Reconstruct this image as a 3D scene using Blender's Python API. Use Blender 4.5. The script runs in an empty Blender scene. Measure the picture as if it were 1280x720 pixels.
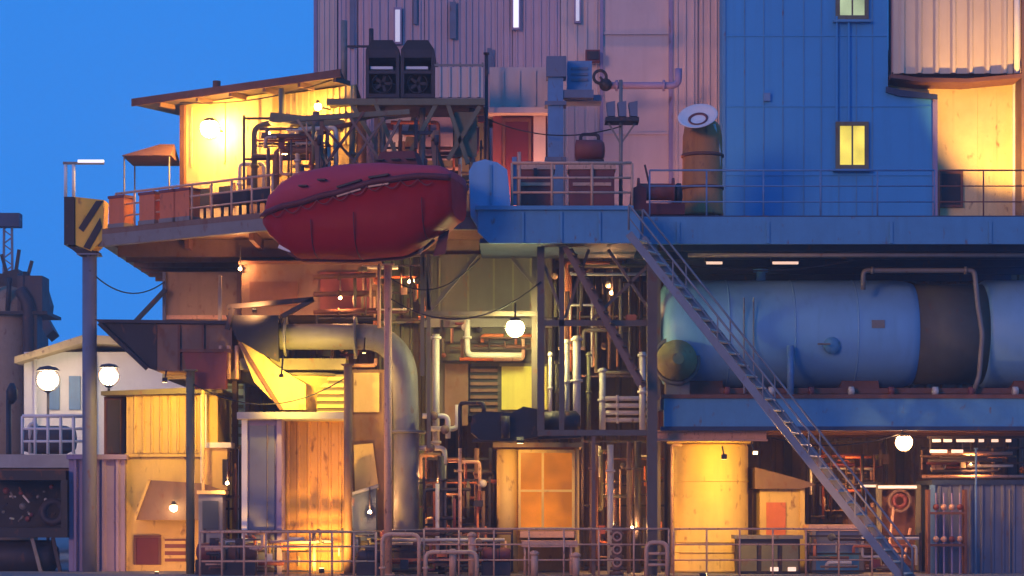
import bpy, bmesh, math, random
from mathutils import Vector, Matrix
random.seed(7)
R = math.radians
scene = bpy.context.scene
col = scene.collection

# ------------------------------------------------------------------ camera
K, D, CZ, HY = 45.0, 60.0, 1.75, 640.0      # pixels per metre on the main plane, its distance, eye height, horizon row
cam_d = bpy.data.cameras.new("camera")
cam = bpy.data.objects.new("camera", cam_d)
col.objects.link(cam)
cam.location = (0, -D, CZ)
cam.rotation_euler = (R(90), 0, 0)
cam_d.sensor_width = 36
cam_d.lens = 36 * D / (1280 / K)
cam_d.shift_y = (HY - 360) / 1280
cam_d.clip_end = 6000
scene.camera = cam

# ------------------------------------------------------------------ world, sun, exposure
world = bpy.data.worlds.new("World")
scene.world = world
world.use_nodes = True
wn, wl = world.node_tree.nodes, world.node_tree.links
wn.clear()
sky = wn.new("ShaderNodeTexSky")
sky.sky_type = 'NISHITA'
sky.sun_disc = False
sky.sun_elevation = R(4)
sky.sun_rotation = R(215)
sky.ozone_density = 6
sky.air_density = 1.3
sky.dust_density = 0.6
tint = wn.new("ShaderNodeMix"); tint.data_type = 'RGBA'; tint.blend_type = 'MIX'
tint.inputs[0].default_value = 0.86                      # dusk air: mostly an even deep blue
tint.inputs[7].default_value = (0.24, 2.38, 8.3, 1)
bg = wn.new("ShaderNodeBackground"); bg.inputs[1].default_value = 0.12
wo = wn.new("ShaderNodeOutputWorld")
wl.new(sky.outputs[0], tint.inputs[6]); wl.new(tint.outputs[2], bg.inputs[0]); wl.new(bg.outputs[0], wo.inputs[0])

sun_d = bpy.data.lights.new("afterglow", 'SUN')
sun_d.energy = 1.15
sun_d.angle = R(14)
sun_d.color = (1.0, 0.45, 0.25)
sun = bpy.data.objects.new("afterglow", sun_d)
col.objects.link(sun)
sun.rotation_euler = (R(80), 0, R(-35))                 # low, from behind the camera's left shoulder

vs = scene.view_settings
scene.display_settings.display_device = 'sRGB'
vs.view_transform = 'Standard'
vs.look = 'None'
vs.gamma = 1
vs.exposure = 0.0
scene.cycles.max_bounces = 6
scene.cycles.sample_clamp_indirect = 6

# ------------------------------------------------------------------ materials
MATS = {}
def paint(name, rgb, rough=0.55, metal=0.0, wear=0.25, rust=0.0, streak=0.3, scale=1.6, bump=0.08, dark=0.45, spec=0.4):
    """weathered paint: blotches, vertical rain streaks and optional rust patches"""
    if name in MATS: return MATS[name]
    m = bpy.data.materials.new(name); m.use_nodes = True
    n, l = m.node_tree.nodes, m.node_tree.links
    b = n["Principled BSDF"]
    b.inputs["Roughness"].default_value = rough
    b.inputs["Metallic"].default_value = metal
    b.inputs["Specular IOR Level"].default_value = spec
    tc = n.new("ShaderNodeTexCoord")
    n1 = n.new("ShaderNodeTexNoise"); n1.inputs["Scale"].default_value = scale; n1.inputs["Detail"].default_value = 8
    n1.inputs["Roughness"].default_value = 0.65
    l.new(tc.outputs["Object"], n1.inputs["Vector"])
    mp = n.new("ShaderNodeMapping"); mp.inputs["Scale"].default_value = (5, 5, 0.28)
    l.new(tc.outputs["Object"], mp.inputs["Vector"])
    n2 = n.new("ShaderNodeTexNoise"); n2.inputs["Scale"].default_value = 1.0; n2.inputs["Detail"].default_value = 5
    l.new(mp.outputs[0], n2.inputs["Vector"])
    r1 = n.new("ShaderNodeMapRange"); r1.inputs[1].default_value = 0.38; r1.inputs[2].default_value = 0.72
    r1.inputs[3].default_value = 0; r1.inputs[4].default_value = wear
    l.new(n1.outputs[0], r1.inputs[0])
    r2 = n.new("ShaderNodeMapRange"); r2.inputs[1].default_value = 0.45; r2.inputs[2].default_value = 0.75
    r2.inputs[3].default_value = 0; r2.inputs[4].default_value = streak
    l.new(n2.outputs[0], r2.inputs[0])
    add = n.new("ShaderNodeMath"); add.operation = 'MAXIMUM'
    l.new(r1.outputs[0], add.inputs[0]); l.new(r2.outputs[0], add.inputs[1])
    mx = n.new("ShaderNodeMix"); mx.data_type = 'RGBA'
    mx.inputs[6].default_value = (*rgb, 1)
    mx.inputs[7].default_value = (rgb[0]*dark*1.05, rgb[1]*dark*0.95, rgb[2]*dark*0.88, 1)
    l.new(add.outputs[0], mx.inputs[0])
    out = mx.outputs[2]
    if rust > 0:
        n3 = n.new("ShaderNodeTexNoise"); n3.inputs["Scale"].default_value = scale*2.3; n3.inputs["Detail"].default_value = 10
        mp3 = n.new("ShaderNodeMapping"); mp3.inputs["Location"].default_value = (7, 3, 1); mp3.inputs["Scale"].default_value = (1.4, 1.4, 0.7)
        l.new(tc.outputs["Object"], mp3.inputs["Vector"]); l.new(mp3.outputs[0], n3.inputs["Vector"])
        r3 = n.new("ShaderNodeMapRange"); r3.inputs[1].default_value = 0.64 - 0.2*rust; r3.inputs[2].default_value = 0.76 - 0.12*rust; r3.inputs[4].default_value = .85
        l.new(n3.outputs[0], r3.inputs[0])
        mx2 = n.new("ShaderNodeMix"); mx2.data_type = 'RGBA'
        l.new(r3.outputs[0], mx2.inputs[0]); l.new(out, mx2.inputs[6])
        mx2.inputs[7].default_value = (0.16, 0.055, 0.022, 1)
        out = mx2.outputs[2]
    l.new(out, b.inputs["Base Color"])
    rr = n.new("ShaderNodeMapRange"); rr.inputs[3].default_value = max(0.05, rough-0.12); rr.inputs[4].default_value = min(1, rough+0.2)
    l.new(n1.outputs[0], rr.inputs[0]); l.new(rr.outputs[0], b.inputs["Roughness"])
    if bump:
        bp = n.new("ShaderNodeBump"); bp.inputs["Strength"].default_value = bump; bp.inputs["Distance"].default_value = 0.05
        l.new(n1.outputs[0], bp.inputs["Height"]); l.new(bp.outputs[0], b.inputs["Normal"])
    MATS[name] = m
    return m

def glow(name, rgb, strength):
    if name in MATS: return MATS[name]
    m = bpy.data.materials.new(name); m.use_nodes = True
    n, l = m.node_tree.nodes, m.node_tree.links
    b = n["Principled BSDF"]
    b.inputs["Base Color"].default_value = (0.7, 0.7, 0.7, 1)
    b.inputs["Emission Color"].default_value = (*rgb, 1)
    b.inputs["Emission Strength"].default_value = strength
    MATS[name] = m
    return m

def lit_window(name, rgb, strength):
    """glass of a lit room: uneven glow from what stands behind it"""
    if name in MATS: return MATS[name]
    m = bpy.data.materials.new(name); m.use_nodes = True
    n, l = m.node_tree.nodes, m.node_tree.links
    b = n["Principled BSDF"]
    b.inputs["Base Color"].default_value = (0.02, 0.015, 0.01, 1); b.inputs["Roughness"].default_value = 0.3; b.inputs["Specular IOR Level"].default_value = 0.12
    tc = n.new("ShaderNodeTexCoord"); ns = n.new("ShaderNodeTexNoise"); ns.inputs["Scale"].default_value = 0.9
    l.new(tc.outputs["Object"], ns.inputs["Vector"])
    mr = n.new("ShaderNodeMapRange"); mr.inputs[1].default_value = .3; mr.inputs[2].default_value = .7
    mr.inputs[3].default_value = strength*.55; mr.inputs[4].default_value = strength*1.25
    l.new(ns.outputs[0], mr.inputs[0]); l.new(mr.outputs[0], b.inputs["Emission Strength"])
    b.inputs["Emission Color"].default_value = (*rgb, 1)
    MATS[name] = m
    return m

def m_(k): return MATS[k]
paint('cream_clad', (0.60, 0.45, 0.39), 0.6, wear=0.22, streak=0.32, dark=0.55)
paint('lilac_clad', (0.50, 0.36, 0.38), 0.6, wear=0.25, streak=0.38, dark=0.5)
paint('blue_clad', (0.05, 0.28, 0.54), 0.55, wear=0.22, streak=0.3, scale=0.7, dark=0.7, bump=0.04)
paint('blue_paint', (0.085, 0.26, 0.42), 0.5, wear=0.35, streak=0.35, rust=0.12, dark=0.55)
paint('blue_drum', (0.17, 0.37, 0.57), 0.4, wear=0.3, streak=0.35, rust=0.0, scale=1.1, dark=0.65, bump=0.05)
paint('cabin_brown', (0.33, 0.20, 0.10), 0.65, wear=0.6, streak=0.5, rust=0.35, scale=3)
paint('lime_panel', (0.60, 0.58, 0.10), 0.6, wear=0.2, streak=0.3, dark=0.6)
paint('olive_grey', (0.105, 0.09, 0.07), 0.6, wear=0.4, streak=0.45, rust=0.1)
paint('trestle_grey', (0.13, 0.10, 0.075), 0.55, metal=0.1, wear=0.35, rust=0.2)
paint('stair_grey', (0.19, 0.20, 0.22), 0.5, metal=0.1, wear=0.35, rust=0.15)
paint('drum_band', (0.085, 0.092, 0.075), 0.6, wear=0.4, streak=0.3, rust=0.05)
paint('wall_orange', (0.64, 0.34, 0.09), 0.6, wear=0.35, streak=0.45, rust=0.15)
paint('dish_white', (0.74, 0.68, 0.62), 0.5, wear=0.2)
paint('tank_brown', (0.44, 0.19, 0.05), 0.6, wear=0.4, streak=0.5, rust=0.25)
paint('screen_blue', (0.34, 0.48, 0.72), 0.5, wear=0.25)
paint('end_olive', (0.34, 0.31, 0.13), 0.6, wear=0.4, streak=0.4, rust=0.15)
paint('duct_grey', (0.17, 0.165, 0.175), 0.5, wear=0.35, streak=0.4, rust=0.1)
paint('cream_warm', (0.64, 0.52, 0.36), 0.6, wear=0.25, streak=0.35, dark=0.55)
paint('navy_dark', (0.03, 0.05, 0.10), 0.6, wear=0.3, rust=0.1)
paint('wall_beige', (0.66, 0.50, 0.22), 0.65, wear=0.35, streak=0.45, rust=0.12, dark=0.55)
paint('wall_yellow', (0.66, 0.45, 0.13), 0.6, wear=0.35, streak=0.45, rust=0.14, dark=0.55)
paint('wall_white', (0.72, 0.70, 0.66), 0.6, wear=0.25, streak=0.3, dark=0.6)
paint('brown_steel', (0.20, 0.115, 0.075), 0.65, wear=0.4, streak=0.4, rust=0.4)
paint('rust_steel', (0.17, 0.07, 0.045), 0.75, wear=0.5, streak=0.4, rust=0.5, scale=3)
paint('dark_steel', (0.045, 0.035, 0.04), 0.55, metal=0.2, wear=0.4, rust=0.25)
paint('black_steel', (0.018, 0.016, 0.02), 0.5, metal=0.1, wear=0.3, rust=0.1)
paint('grey_steel', (0.23, 0.20, 0.17), 0.5, metal=0.2, wear=0.35, streak=0.35, rust=0.2)
paint('olive_steel', (0.17, 0.15, 0.08), 0.6, wear=0.4, rust=0.3)
paint('pale_pipe', (0.60, 0.54, 0.44), 0.42, wear=0.3, streak=0.35, rust=0.1)
paint('rail_paint', (0.64, 0.36, 0.22), 0.45, wear=0.35, rust=0.25, scale=4)
paint('blue_rail', (0.12, 0.24, 0.40), 0.45, wear=0.3, rust=0.1, scale=4)
paint('hull_red', (0.33, 0.005, 0.007), 0.5, wear=0.35, streak=0.3, dark=0.5, scale=1.2, spec=0.12)
paint('canopy_red', (0.42, 0.05, 0.075), 0.65, wear=0.3, streak=0.25, dark=0.6, spec=0.15)
paint('dark_red', (0.12, 0.012, 0.016), 0.55, wear=0.4)
paint('maroon', (0.20, 0.045, 0.04), 0.55, wear=0.4, rust=0.3)
paint('orange_paint', (0.62, 0.16, 0.05), 0.5, wear=0.3, rust=0.15)
paint('safety_yellow', (0.68, 0.42, 0.04), 0.5, wear=0.3, rust=0.15)
paint('purple_grey', (0.30, 0.23, 0.34), 0.55, wear=0.3, streak=0.35, rust=0.08)
paint('slate', (0.15, 0.165, 0.22), 0.5, wear=0.3, rust=0.1)
paint('roof_dark', (0.07, 0.05, 0.05), 0.6, wear=0.4, rust=0.3)
paint('tan_tank', (0.30, 0.21, 0.13), 0.6, wear=0.35, streak=0.4, rust=0.3)
paint('brick_red', (0.24, 0.055, 0.04), 0.7, wear=0.4)
paint('concrete', (0.20, 0.185, 0.175), 0.8, wear=0.5, streak=0, scale=0.8, bump=0.2, dark=0.5)
paint('concrete_pale', (0.42, 0.39, 0.35), 0.8, wear=0.4, streak=0.3, bump=0.15, dark=0.5)
glow('globe_white', (1.0, 0.78, 0.45), 48)
glow('globe_green', (1.0, 0.90, 0.34), 380)
glow('globe_amber', (1.0, 0.50, 0.18), 220)
glow('globe_yellow', (1.0, 0.54, 0.10), 520)
glow('bulb_fill', (1.0, 0.46, 0.16), 2300)
glow('bulb_small', (1.0, 0.74, 0.36), 45)
glow('tube_dim', (0.92, 0.86, 0.95), 0.35)
glow('tube_white', (0.92, 0.86, 0.95), 1.1)
glow('tube_warm', (1.0, 0.60, 0.40), 1.0)
glow('lens_warm', (1.0, 0.66, 0.25), 12)
lit_window('pane_yellow', (1.0, 0.78, 0.12), 1.25)
lit_window('pane_green', (0.66, 0.80, 0.48), 0.75)
lit_window('pane_orange', (1.0, 0.25, 0.008), 0.85)

# ------------------------------------------------------------------ geometry helpers
def S(Y): return (D + Y) / D / K
def P(px, py, Y):
    s = S(Y)
    return Vector(((px - 640) * s, Y, CZ + (HY - py) * s))
def X(px, Y): return (px - 640) * S(Y)
def Z(py, Y): return CZ + (HY - py) * S(Y)

class MB:
    def __init__(self): self.bm = bmesh.new()
    def hexa(self, v):
        b = self.bm; q = [b.verts.new(p) for p in v]
        for f in ((0,3,2,1),(4,5,6,7),(0,1,5,4),(1,2,6,5),(2,3,7,6),(3,0,4,7)): b.faces.new([q[i] for i in f])
        return self
    def box(self, x0, x1, y0, y1, z0, z1):
        return self.hexa([(x0,y0,z0),(x1,y0,z0),(x1,y1,z0),(x0,y1,z0),(x0,y0,z1),(x1,y0,z1),(x1,y1,z1),(x0,y1,z1)])
    def pb(self, px0, py0, px1, py1, Y0, Y1):
        """box whose front face fills that pixel rectangle at depth Y0 and that runs back to Y1"""
        return self.box(X(px0,Y0), X(px1,Y0), Y0, Y1, Z(py1,Y0), Z(py0,Y0))
    def poly(self, pts, Y0, Y1):
        """outline in pixels at depth Y0, extruded back to Y1"""
        w = [P(x, y, Y0) for x, y in pts]
        return self.prism(w, Vector((0, Y1 - Y0, 0)))
    def prism(self, w, d):
        b = self.bm
        a = [b.verts.new(p) for p in w]; c = [b.verts.new(Vector(p) + d) for p in w]
        n = len(w)
        f1 = b.faces.new(a); f2 = b.faces.new(c[::-1])
        for i in range(n): b.faces.new((a[i], c[i], c[(i+1)%n], a[(i+1)%n]))
        return self
    def tube(self, p0, p1, r, seg=10, r2=None, cap=True):
        p0, p1 = Vector(p0), Vector(p1); r2 = r if r2 is None else r2
        d = (p1 - p0)
        if d.length < 1e-6: return self
        d.normalize()
        up = Vector((0,0,1)) if abs(d.z) < .95 else Vector((1,0,0))
        u = d.cross(up).normalized(); v = d.cross(u)
        b = self.bm; A, B = [], []
        for i in range(seg):
            t = 2*math.pi*i/seg; o = u*math.cos(t) + v*math.sin(t)
            A.append(b.verts.new(p0 + o*r)); B.append(b.verts.new(p1 + o*r2))
        for i in range(seg):
            f = b.faces.new((A[i], B[i], B[(i+1)%seg], A[(i+1)%seg])); f.smooth = seg > 6
        if cap: b.faces.new(A); b.faces.new(B[::-1])
        return self
    def pipe(self, pts, r, seg=10, bend=None):
        """round pipe along a polyline with rounded corners, one continuous skin"""
        pts = [Vector(p) for p in pts]
        bend = bend or 2.2*r
        path = [pts[0]]
        for i in range(1, len(pts)-1):
            a, p, c = pts[i-1], pts[i], pts[i+1]
            da, dc = (a-p), (c-p)
            k = min(bend, da.length*.48, dc.length*.48)
            s, e = p + da.normalized()*k, p + dc.normalized()*k
            for j in range(7):
                t = j/6; path.append(s*(1-t)**2 + p*2*t*(1-t) + e*t*t)
        path.append(pts[-1])
        b = self.bm; rings = []; u = None
        for i, p in enumerate(path):
            d = (path[min(i+1,len(path)-1)] - path[max(i-1,0)]).normalized()
            if u is None:
                up = Vector((0,0,1)) if abs(d.z) < .95 else Vector((1,0,0))
                u = d.cross(up).normalized()
            u = (u - d*u.dot(d)).normalized(); v = d.cross(u)
            rings.append([b.verts.new(p + (u*math.cos(2*math.pi*q/seg) + v*math.sin(2*math.pi*q/seg))*r) for q in range(seg)])
        for A, B in zip(rings, rings[1:]):
            for i in range(seg):
                f = b.faces.new((A[i], A[(i+1)%seg], B[(i+1)%seg], B[i])); f.smooth = True
        b.faces.new(rings[0][::-1]); b.faces.new(rings[-1])
        return self
    def bar(self, p0, p1, w, h=None):
        """rectangular bar between two points; w across the picture plane or level, h the other way"""
        p0, p1 = Vector(p0), Vector(p1); h = h or w
        d = (p1-p0).normalized()
        up = Vector((0,1,0)) if abs(d.y) < .9 else Vector((0,0,1))
        u = d.cross(up).normalized()*w/2; v = d.cross(u).normalized()*h/2
        return self.hexa([p0-u-v, p0+u-v, p0+u+v, p0-u+v, p1-u-v, p1+u-v, p1+u+v, p1-u+v])
    def lathe(self, prof, base, axis='Z', seg=32):
        """profile of (radius, height) spun about an axis through base"""
        b = self.bm; base = Vector(base); rings = []
        for r, h in prof:
            ring = []
            for i in range(seg):
                t = 2*math.pi*i/seg; c, s = math.cos(t)*max(r,1e-4), math.sin(t)*max(r,1e-4)
                o = Vector((c, s, h)) if axis == 'Z' else (Vector((h, c, s)) if axis == 'X' else Vector((s, h, c)))
                ring.append(b.verts.new(base + o))
            rings.append(ring)
        for A, B in zip(rings, rings[1:]):
            for i in range(seg):
                f = b.faces.new((A[i], A[(i+1)%seg], B[(i+1)%seg], B[i])); f.smooth = True
        r0 = prof[0][0]
        if len(prof) > 3 and r0 > .02 and abs(r0 - prof[-1][0]) < 1e-6 and r0 <= min(p[0] for p in prof) + 1e-6:
            for i in range(seg):                            # a ring: inner wall instead of lids
                b.faces.new((rings[-1][i], rings[-1][(i+1)%seg], rings[0][(i+1)%seg], rings[0][i])).smooth = True
        else:
            b.faces.new(rings[0][::-1]); b.faces.new(rings[-1])
        return self
    def ball(self, c, r, seg=18):
        bmesh.ops.create_uvsphere(self.bm, u_segments=seg, v_segments=seg//2+2, radius=r, matrix=Matrix.Translation(c))
        for f in self.bm.faces: f.smooth = True
        return self
    def ribs(self, p0, p1, z0, z1, pitch=0.3, depth=0.05, back=0.06):
        """profiled metal sheet standing between two plan points, ribs towards the viewer's side"""
        p0, p1 = Vector((p0[0], p0[1], 0)), Vector((p1[0], p1[1], 0))
        d = p1-p0; L = d.length; d.normalize(); nrm = Vector((d.y, -d.x, 0))
        n = max(1, round(L/pitch)); w = L/n; prof = []
        for i in range(n):
            for t, h in ((0,0),(.30,0),(.42,1),(.58,1),(.70,0)): prof.append((i*w + t*w, h*depth))
        prof.append((L, 0))
        pts = [p0 + d*t + nrm*h for t, h in prof]
        outl = pts + [p1 - nrm*back, p0 - nrm*back]
        b = self.bm
        lo = [b.verts.new((p.x, p.y, z0)) for p in outl]; hi = [b.verts.new((p.x, p.y, z1)) for p in outl]
        m = len(outl)
        for i in range(m): b.faces.new((lo[i], lo[(i+1)%m], hi[(i+1)%m], hi[i]))
        k = len(pts)                                       # caps as strips, so no long concave polygon
        b.faces.new(hi); b.faces.new(lo[::-1])
        return self
    def pribs(self, px0, px1, py0, py1, Y, pitch=0.3, depth=0.05):
        return self.ribs((X(px0,Y), Y), (X(px1,Y), Y), Z(py1,Y), Z(py0,Y), pitch, depth)

def mesh_ob(name, mb, mat, off=None):
    bm = mb.bm
    bmesh.ops.recalc_face_normals(bm, faces=bm.faces)
    if off is not None: bmesh.ops.translate(bm, verts=bm.verts, vec=-Vector(off))
    me = bpy.data.meshes.new(name); bm.to_mesh(me); bm.free()
    me.materials.append(MATS[mat])
    o = bpy.data.objects.new(name, me); col.objects.link(o)
    return o

def tag(o, label=None, cat=None, group=None, kind='thing'):
    if label: o['label'] = label
    if cat: o['category'] = cat
    if group: o['group'] = group
    if kind: o['kind'] = kind
    return o

def thing(name, label, cat, loc, group=None):
    o = bpy.data.objects.new(name, None); col.objects.link(o)
    o.location = loc; o.empty_display_size = 0.3
    return tag(o, label, cat, group)

def part(name, mb, mat, parent, label=None):
    """mesh in world coordinates hung under a thing (an Empty) or under one of its parts"""
    o = mesh_ob(name, mb, mat)
    o.parent = parent
    if parent.type == 'EMPTY': o.matrix_parent_inverse = Matrix.Translation(-Vector(parent.location))
    if label: o['label'] = label
    return o

def solo(name, mb, mat, label, cat, group=None, kind='thing'):
    """a thing that is one mesh; its origin is brought to the middle of its foot"""
    vs_ = [v.co for v in mb.bm.verts]
    lo = Vector([min(v[i] for v in vs_) for i in range(3)]); hi = Vector([max(v[i] for v in vs_) for i in range(3)])
    off = Vector(((lo.x+hi.x)/2, (lo.y+hi.y)/2, lo.z))
    o = mesh_ob(name, mb, mat, off); o.location = off
    return tag(o, label, cat, group, kind)

def structure(name, mb, mat):
    o = mesh_ob(name, mb, mat); o['kind'] = 'structure'
    return o

def copy_tree(o, loc, label=None):
    """a copy of a thing, its parts and their sub-parts"""
    r = o.copy(); col.objects.link(r); r.location = loc
    if label: r['label'] = label
    for ch in [c for c in list(bpy.data.objects) if c.parent == o]:
        c = ch.copy(); col.objects.link(c); c.parent = r
        for g in [q for q in list(bpy.data.objects) if q.parent == ch]:
            d = g.copy(); col.objects.link(d); d.parent = c
    return r

def spot(parent, loc, target, watts, color=(1, .62, .22), angle=110, size=0.12, blend=0.6):
    d = bpy.data.lights.new("spot_light", 'SPOT'); d.energy = watts; d.color = color
    d.spot_size = R(angle); d.spot_blend = blend; d.shadow_soft_size = size
    o = bpy.data.objects.new("spot_light", d); col.objects.link(o)
    loc, target = Vector(loc), Vector(target)
    o.rotation_euler = (target-loc).to_track_quat('-Z', 'Y').to_euler()
    o.location = loc - Vector(parent.location)
    o.parent = parent
    return o

def floodlight(label, loc, target, watts, color=(1,.62,.22), angle=110, group=None, size=0.3, mount=None):
    """floodlight: housing, glowing lens and bracket, with the lamp's own light in front of the lens"""
    loc, target = Vector(loc), Vector(target)
    d = (target-loc).normalized()
    t = thing('floodlight', label, 'floodlight', loc, group)
    up = Vector((0,0,1)) if abs(d.z) < .95 else Vector((0,1,0))
    u = d.cross(up).normalized(); v = u.cross(d)
    s = size
    def slab(a, b, w, h): 
        return [loc+d*a-u*w-v*h, loc+d*a+u*w-v*h, loc+d*a+u*w+v*h, loc+d*a-u*w+v*h, loc+d*b-u*w-v*h, loc+d*b+u*w-v*h, loc+d*b+u*w+v*h, loc+d*b-u*w+v*h]
    part('housing', MB().hexa(slab(-s*.7, 0, s*.6, s*.42)), 'dark_steel', t)
    part('lens', MB().hexa(slab(0.002, 0.02, s*.52, s*.35)), 'lens_warm', t)
    b = MB(); e = loc - d*s*.35
    end = e + (Vector(mount) if mount is not None else Vector((0,0,-s*.6)))
    b.tube(e, end, 0.025, 6)
    part('bracket', b, 'dark_steel', t)
    spot(t, loc + d*0.06, target, watts, color, angle)
    return t

def railing(label, p0, p1, h=1.1, n=6, mat='rail_paint', r=0.03, group=None, mids=1, toe=False):
    p0, p1 = Vector(p0), Vector(p1)
    t = thing('railing', label, 'railing', (p0+p1)/2, group)
    for i in range(n):
        q = p0.lerp(p1, i/(n-1)); part('post', MB().tube(q, q+Vector((0,0,h)), r*1.1, 8), mat, t)
    part('handrail', MB().tube(p0+Vector((0,0,h)), p1+Vector((0,0,h)), r*1.2, 8), mat, t)
    for k in range(mids):
        z = h*(k+1)/(mids+1); part('mid_rail', MB().tube(p0+Vector((0,0,z)), p1+Vector((0,0,z)), r*.9, 8), mat, t)
    if toe:
        part('toe_board', MB().bar(p0+Vector((0,0,.09)), p1+Vector((0,0,.09)), .16, .02), mat, t)
    return t

def pole(name, label, cat, px, py0, py1, Y, r, mat, group=None, square=False, flange=True):
    """post standing from py1 up to py0, with base plate and top plate"""
    a, b = P(px, py1, Y), P(px, py0, Y)
    t = thing(name, label, cat, a, group)
    m = MB()
    if square: m.bar(a, b, 2*r, 2*r)
    else: m.tube(a, b, r, 14)
    part('shaft', m, mat, t)
    if flange:
        part('base_plate', MB().box(a.x-1.7*r, a.x+1.7*r, a.y-1.7*r, a.y+1.7*r, a.z, a.z+.04), mat, t)
        part('top_plate', MB().box(a.x-1.5*r, a.x+1.5*r, a.y-1.5*r, a.y+1.5*r, b.z-.04, b.z), mat, t)
    return t

def pipe_run(label, pts, r, mat, group=None, flanges=(), name='pipe', cat='pipe'):
    w = [P(*p) for p in pts]
    t = thing(name, label, cat, w[0], group)
    part('tube', MB().pipe(w, r, 12), mat, t)
    for i, f in flanges:
        a, b = w[i], w[i+1]; c = a.lerp(b, f); d = (b-a).normalized()*.035
        part('flange', MB().tube(c-d, c+d, r*1.55, 14), mat, t)
    return t

DECK, SLAB = 10.0, Z(497, 0)

# ================================================================== SETTING
structure('ground', MB().box(-2500, 2500, -80, 4000, -0.5, 0), 'concrete')

# ------------------------------------------------------------------ decks and hull of the plant
t = thing('upper_deck', 'brown upper deck with beams beneath it, carrying the yellow-lit cabin', 'deck', (-6, 4, 9.3))
A = Vector((X(125,3.0), 3.0, 0)); B = Vector((X(345,-.8), -.8, 0)); C = Vector((X(600,-.8), -.8, 0))
zb, zt = DECK-.16, DECK
pl = [A, B, C, Vector((C.x, 12, 0)), Vector((A.x, 12, 0))]
part('deck_plate', MB().prism([v+Vector((0,0,zb)) for v in pl], Vector((0,0,.16))), 'brown_steel', t)
e = (B-A).normalized(); nn = Vector((e.y, -e.x, 0))
part('edge_beam', MB().bar(A+Vector((0,.13,zb-.17)), B+Vector((0.02,.13,zb-.17)), .34, .22), 'grey_steel', t)
part('edge_beam', MB().bar(B+Vector((.06,.14,zb-.172)), C+Vector((0,.14,zb-.172)), .34, .22), 'grey_steel', t)
part('edge_beam', MB().bar(A+Vector((.15,.3,zb-.175)), Vector((A.x+.15, 11.9, zb-.175)), .34, .2), 'dark_steel', t)
for i in range(6):
    y = 4.2 + i*1.35
    part('cross_beam', MB().box(A.x+.3, C.x-.1, y, y+.16, zb-.5, zb-.003), 'brown_steel', t)
for i in range(4):
    x = A.x + 2.4 + i*2.1
    part('joist', MB().box(x, x+.13, 1.7-max(0, i-1)*.6 if i else 3.4, 11.8, zb-.32, zb-.005), 'rust_steel', t)

t = thing('landing', 'blue steel bulkhead box at the head of the long stair', 'landing', (X(692,-1.5), -.8, Z(305,-1.5)))
part('front_plate', MB().poly([(597,262),(790,262),(800,275),(800,304),(612,304),(597,290)], -1.6, -1.5), 'blue_paint', t)
part('floor_plate', MB().box(X(600,-1.5), X(800,-1.5), -1.5, 2.0, Z(304,-1.5), Z(298,-1.5)), 'navy_dark', t)
part('deck_plate', MB().box(X(600,-.8)+.02, X(800,0)-.02, -1.2, 12, DECK-.15, DECK-.01), 'brown_steel', t)
for y_ in (2, 4.2, 6.4, 8.6): part('cross_beam', MB().box(X(600,-.8)+.05, X(800,0)-.05, y_, y_+.16, DECK-.5, DECK-.153), 'brown_steel', t)
for px in (652, 700, 748):
    part('stiffener', MB().pb(px, 265, px+3, 303, -1.66, -1.603), 'blue_paint', t)
part('coaming', MB().pb(594, 257, 792, 262, -1.68, -1.4), 'blue_paint', t)

t = thing('deck', 'long blue-grey deck slab running under the blue tower', 'deck', (X(1060,0), 6, 9.2))
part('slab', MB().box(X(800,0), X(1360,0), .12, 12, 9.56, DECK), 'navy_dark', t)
part('fascia', MB().pb(800, 276, 1360, 305, 0, .116), 'blue_paint', t)
part('toe_board', MB().pb(803, 271, 1360, 276, .01, .09), 'blue_paint', t)
for px in (846, 958, 1112, 1236): part('fascia_stiffener', MB().pb(px, 277, px+4, 304, -.05, -.003), 'blue_paint', t)
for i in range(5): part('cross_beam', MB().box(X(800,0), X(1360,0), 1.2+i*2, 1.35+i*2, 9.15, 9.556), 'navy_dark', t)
part('conduit', MB().tube(P(860,319,.5), P(1330,319,.5), .06, 10), 'grey_steel', t)
for px, c in ((893,'tube_warm'),(975,'tube_warm')):
    pass

t = thing('hull_wall', 'dark ribbed wall at the back of the lower levels', 'wall', (X(800,9.6), 9.6, 0))
part('wall', MB().ribs((X(300,9.6), 9.6), (X(1420,9.6), 9.6), 0, 9.68, .5, .06), 'brown_steel', t)
for px in (420, 560, 700, 840, 980, 1120, 1260):
    part('pilaster', MB().box(X(px,9.4), X(px,9.4)+.25, 9.3, 9.5, 0, 9.2), 'dark_steel', t)

t = thing('slab_deck', 'blue slab deck carrying the long blue drum', 'deck', (X(1070,0), 5, Z(535,0)))
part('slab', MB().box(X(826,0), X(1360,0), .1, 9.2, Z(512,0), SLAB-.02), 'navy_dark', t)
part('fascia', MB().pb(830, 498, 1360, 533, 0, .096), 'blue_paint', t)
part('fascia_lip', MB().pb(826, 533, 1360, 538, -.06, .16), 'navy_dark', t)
part('top_lip', MB().pb(826, 493, 1360, 498, -.05, .16), 'rust_steel', t)
for i in range(4): part('cross_beam', MB().box(X(826,0), X(1360,0), 1+i*2.2, 1.18+i*2.2, Z(535,0), Z(512,0)-.003), 'rust_steel', t)

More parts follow.
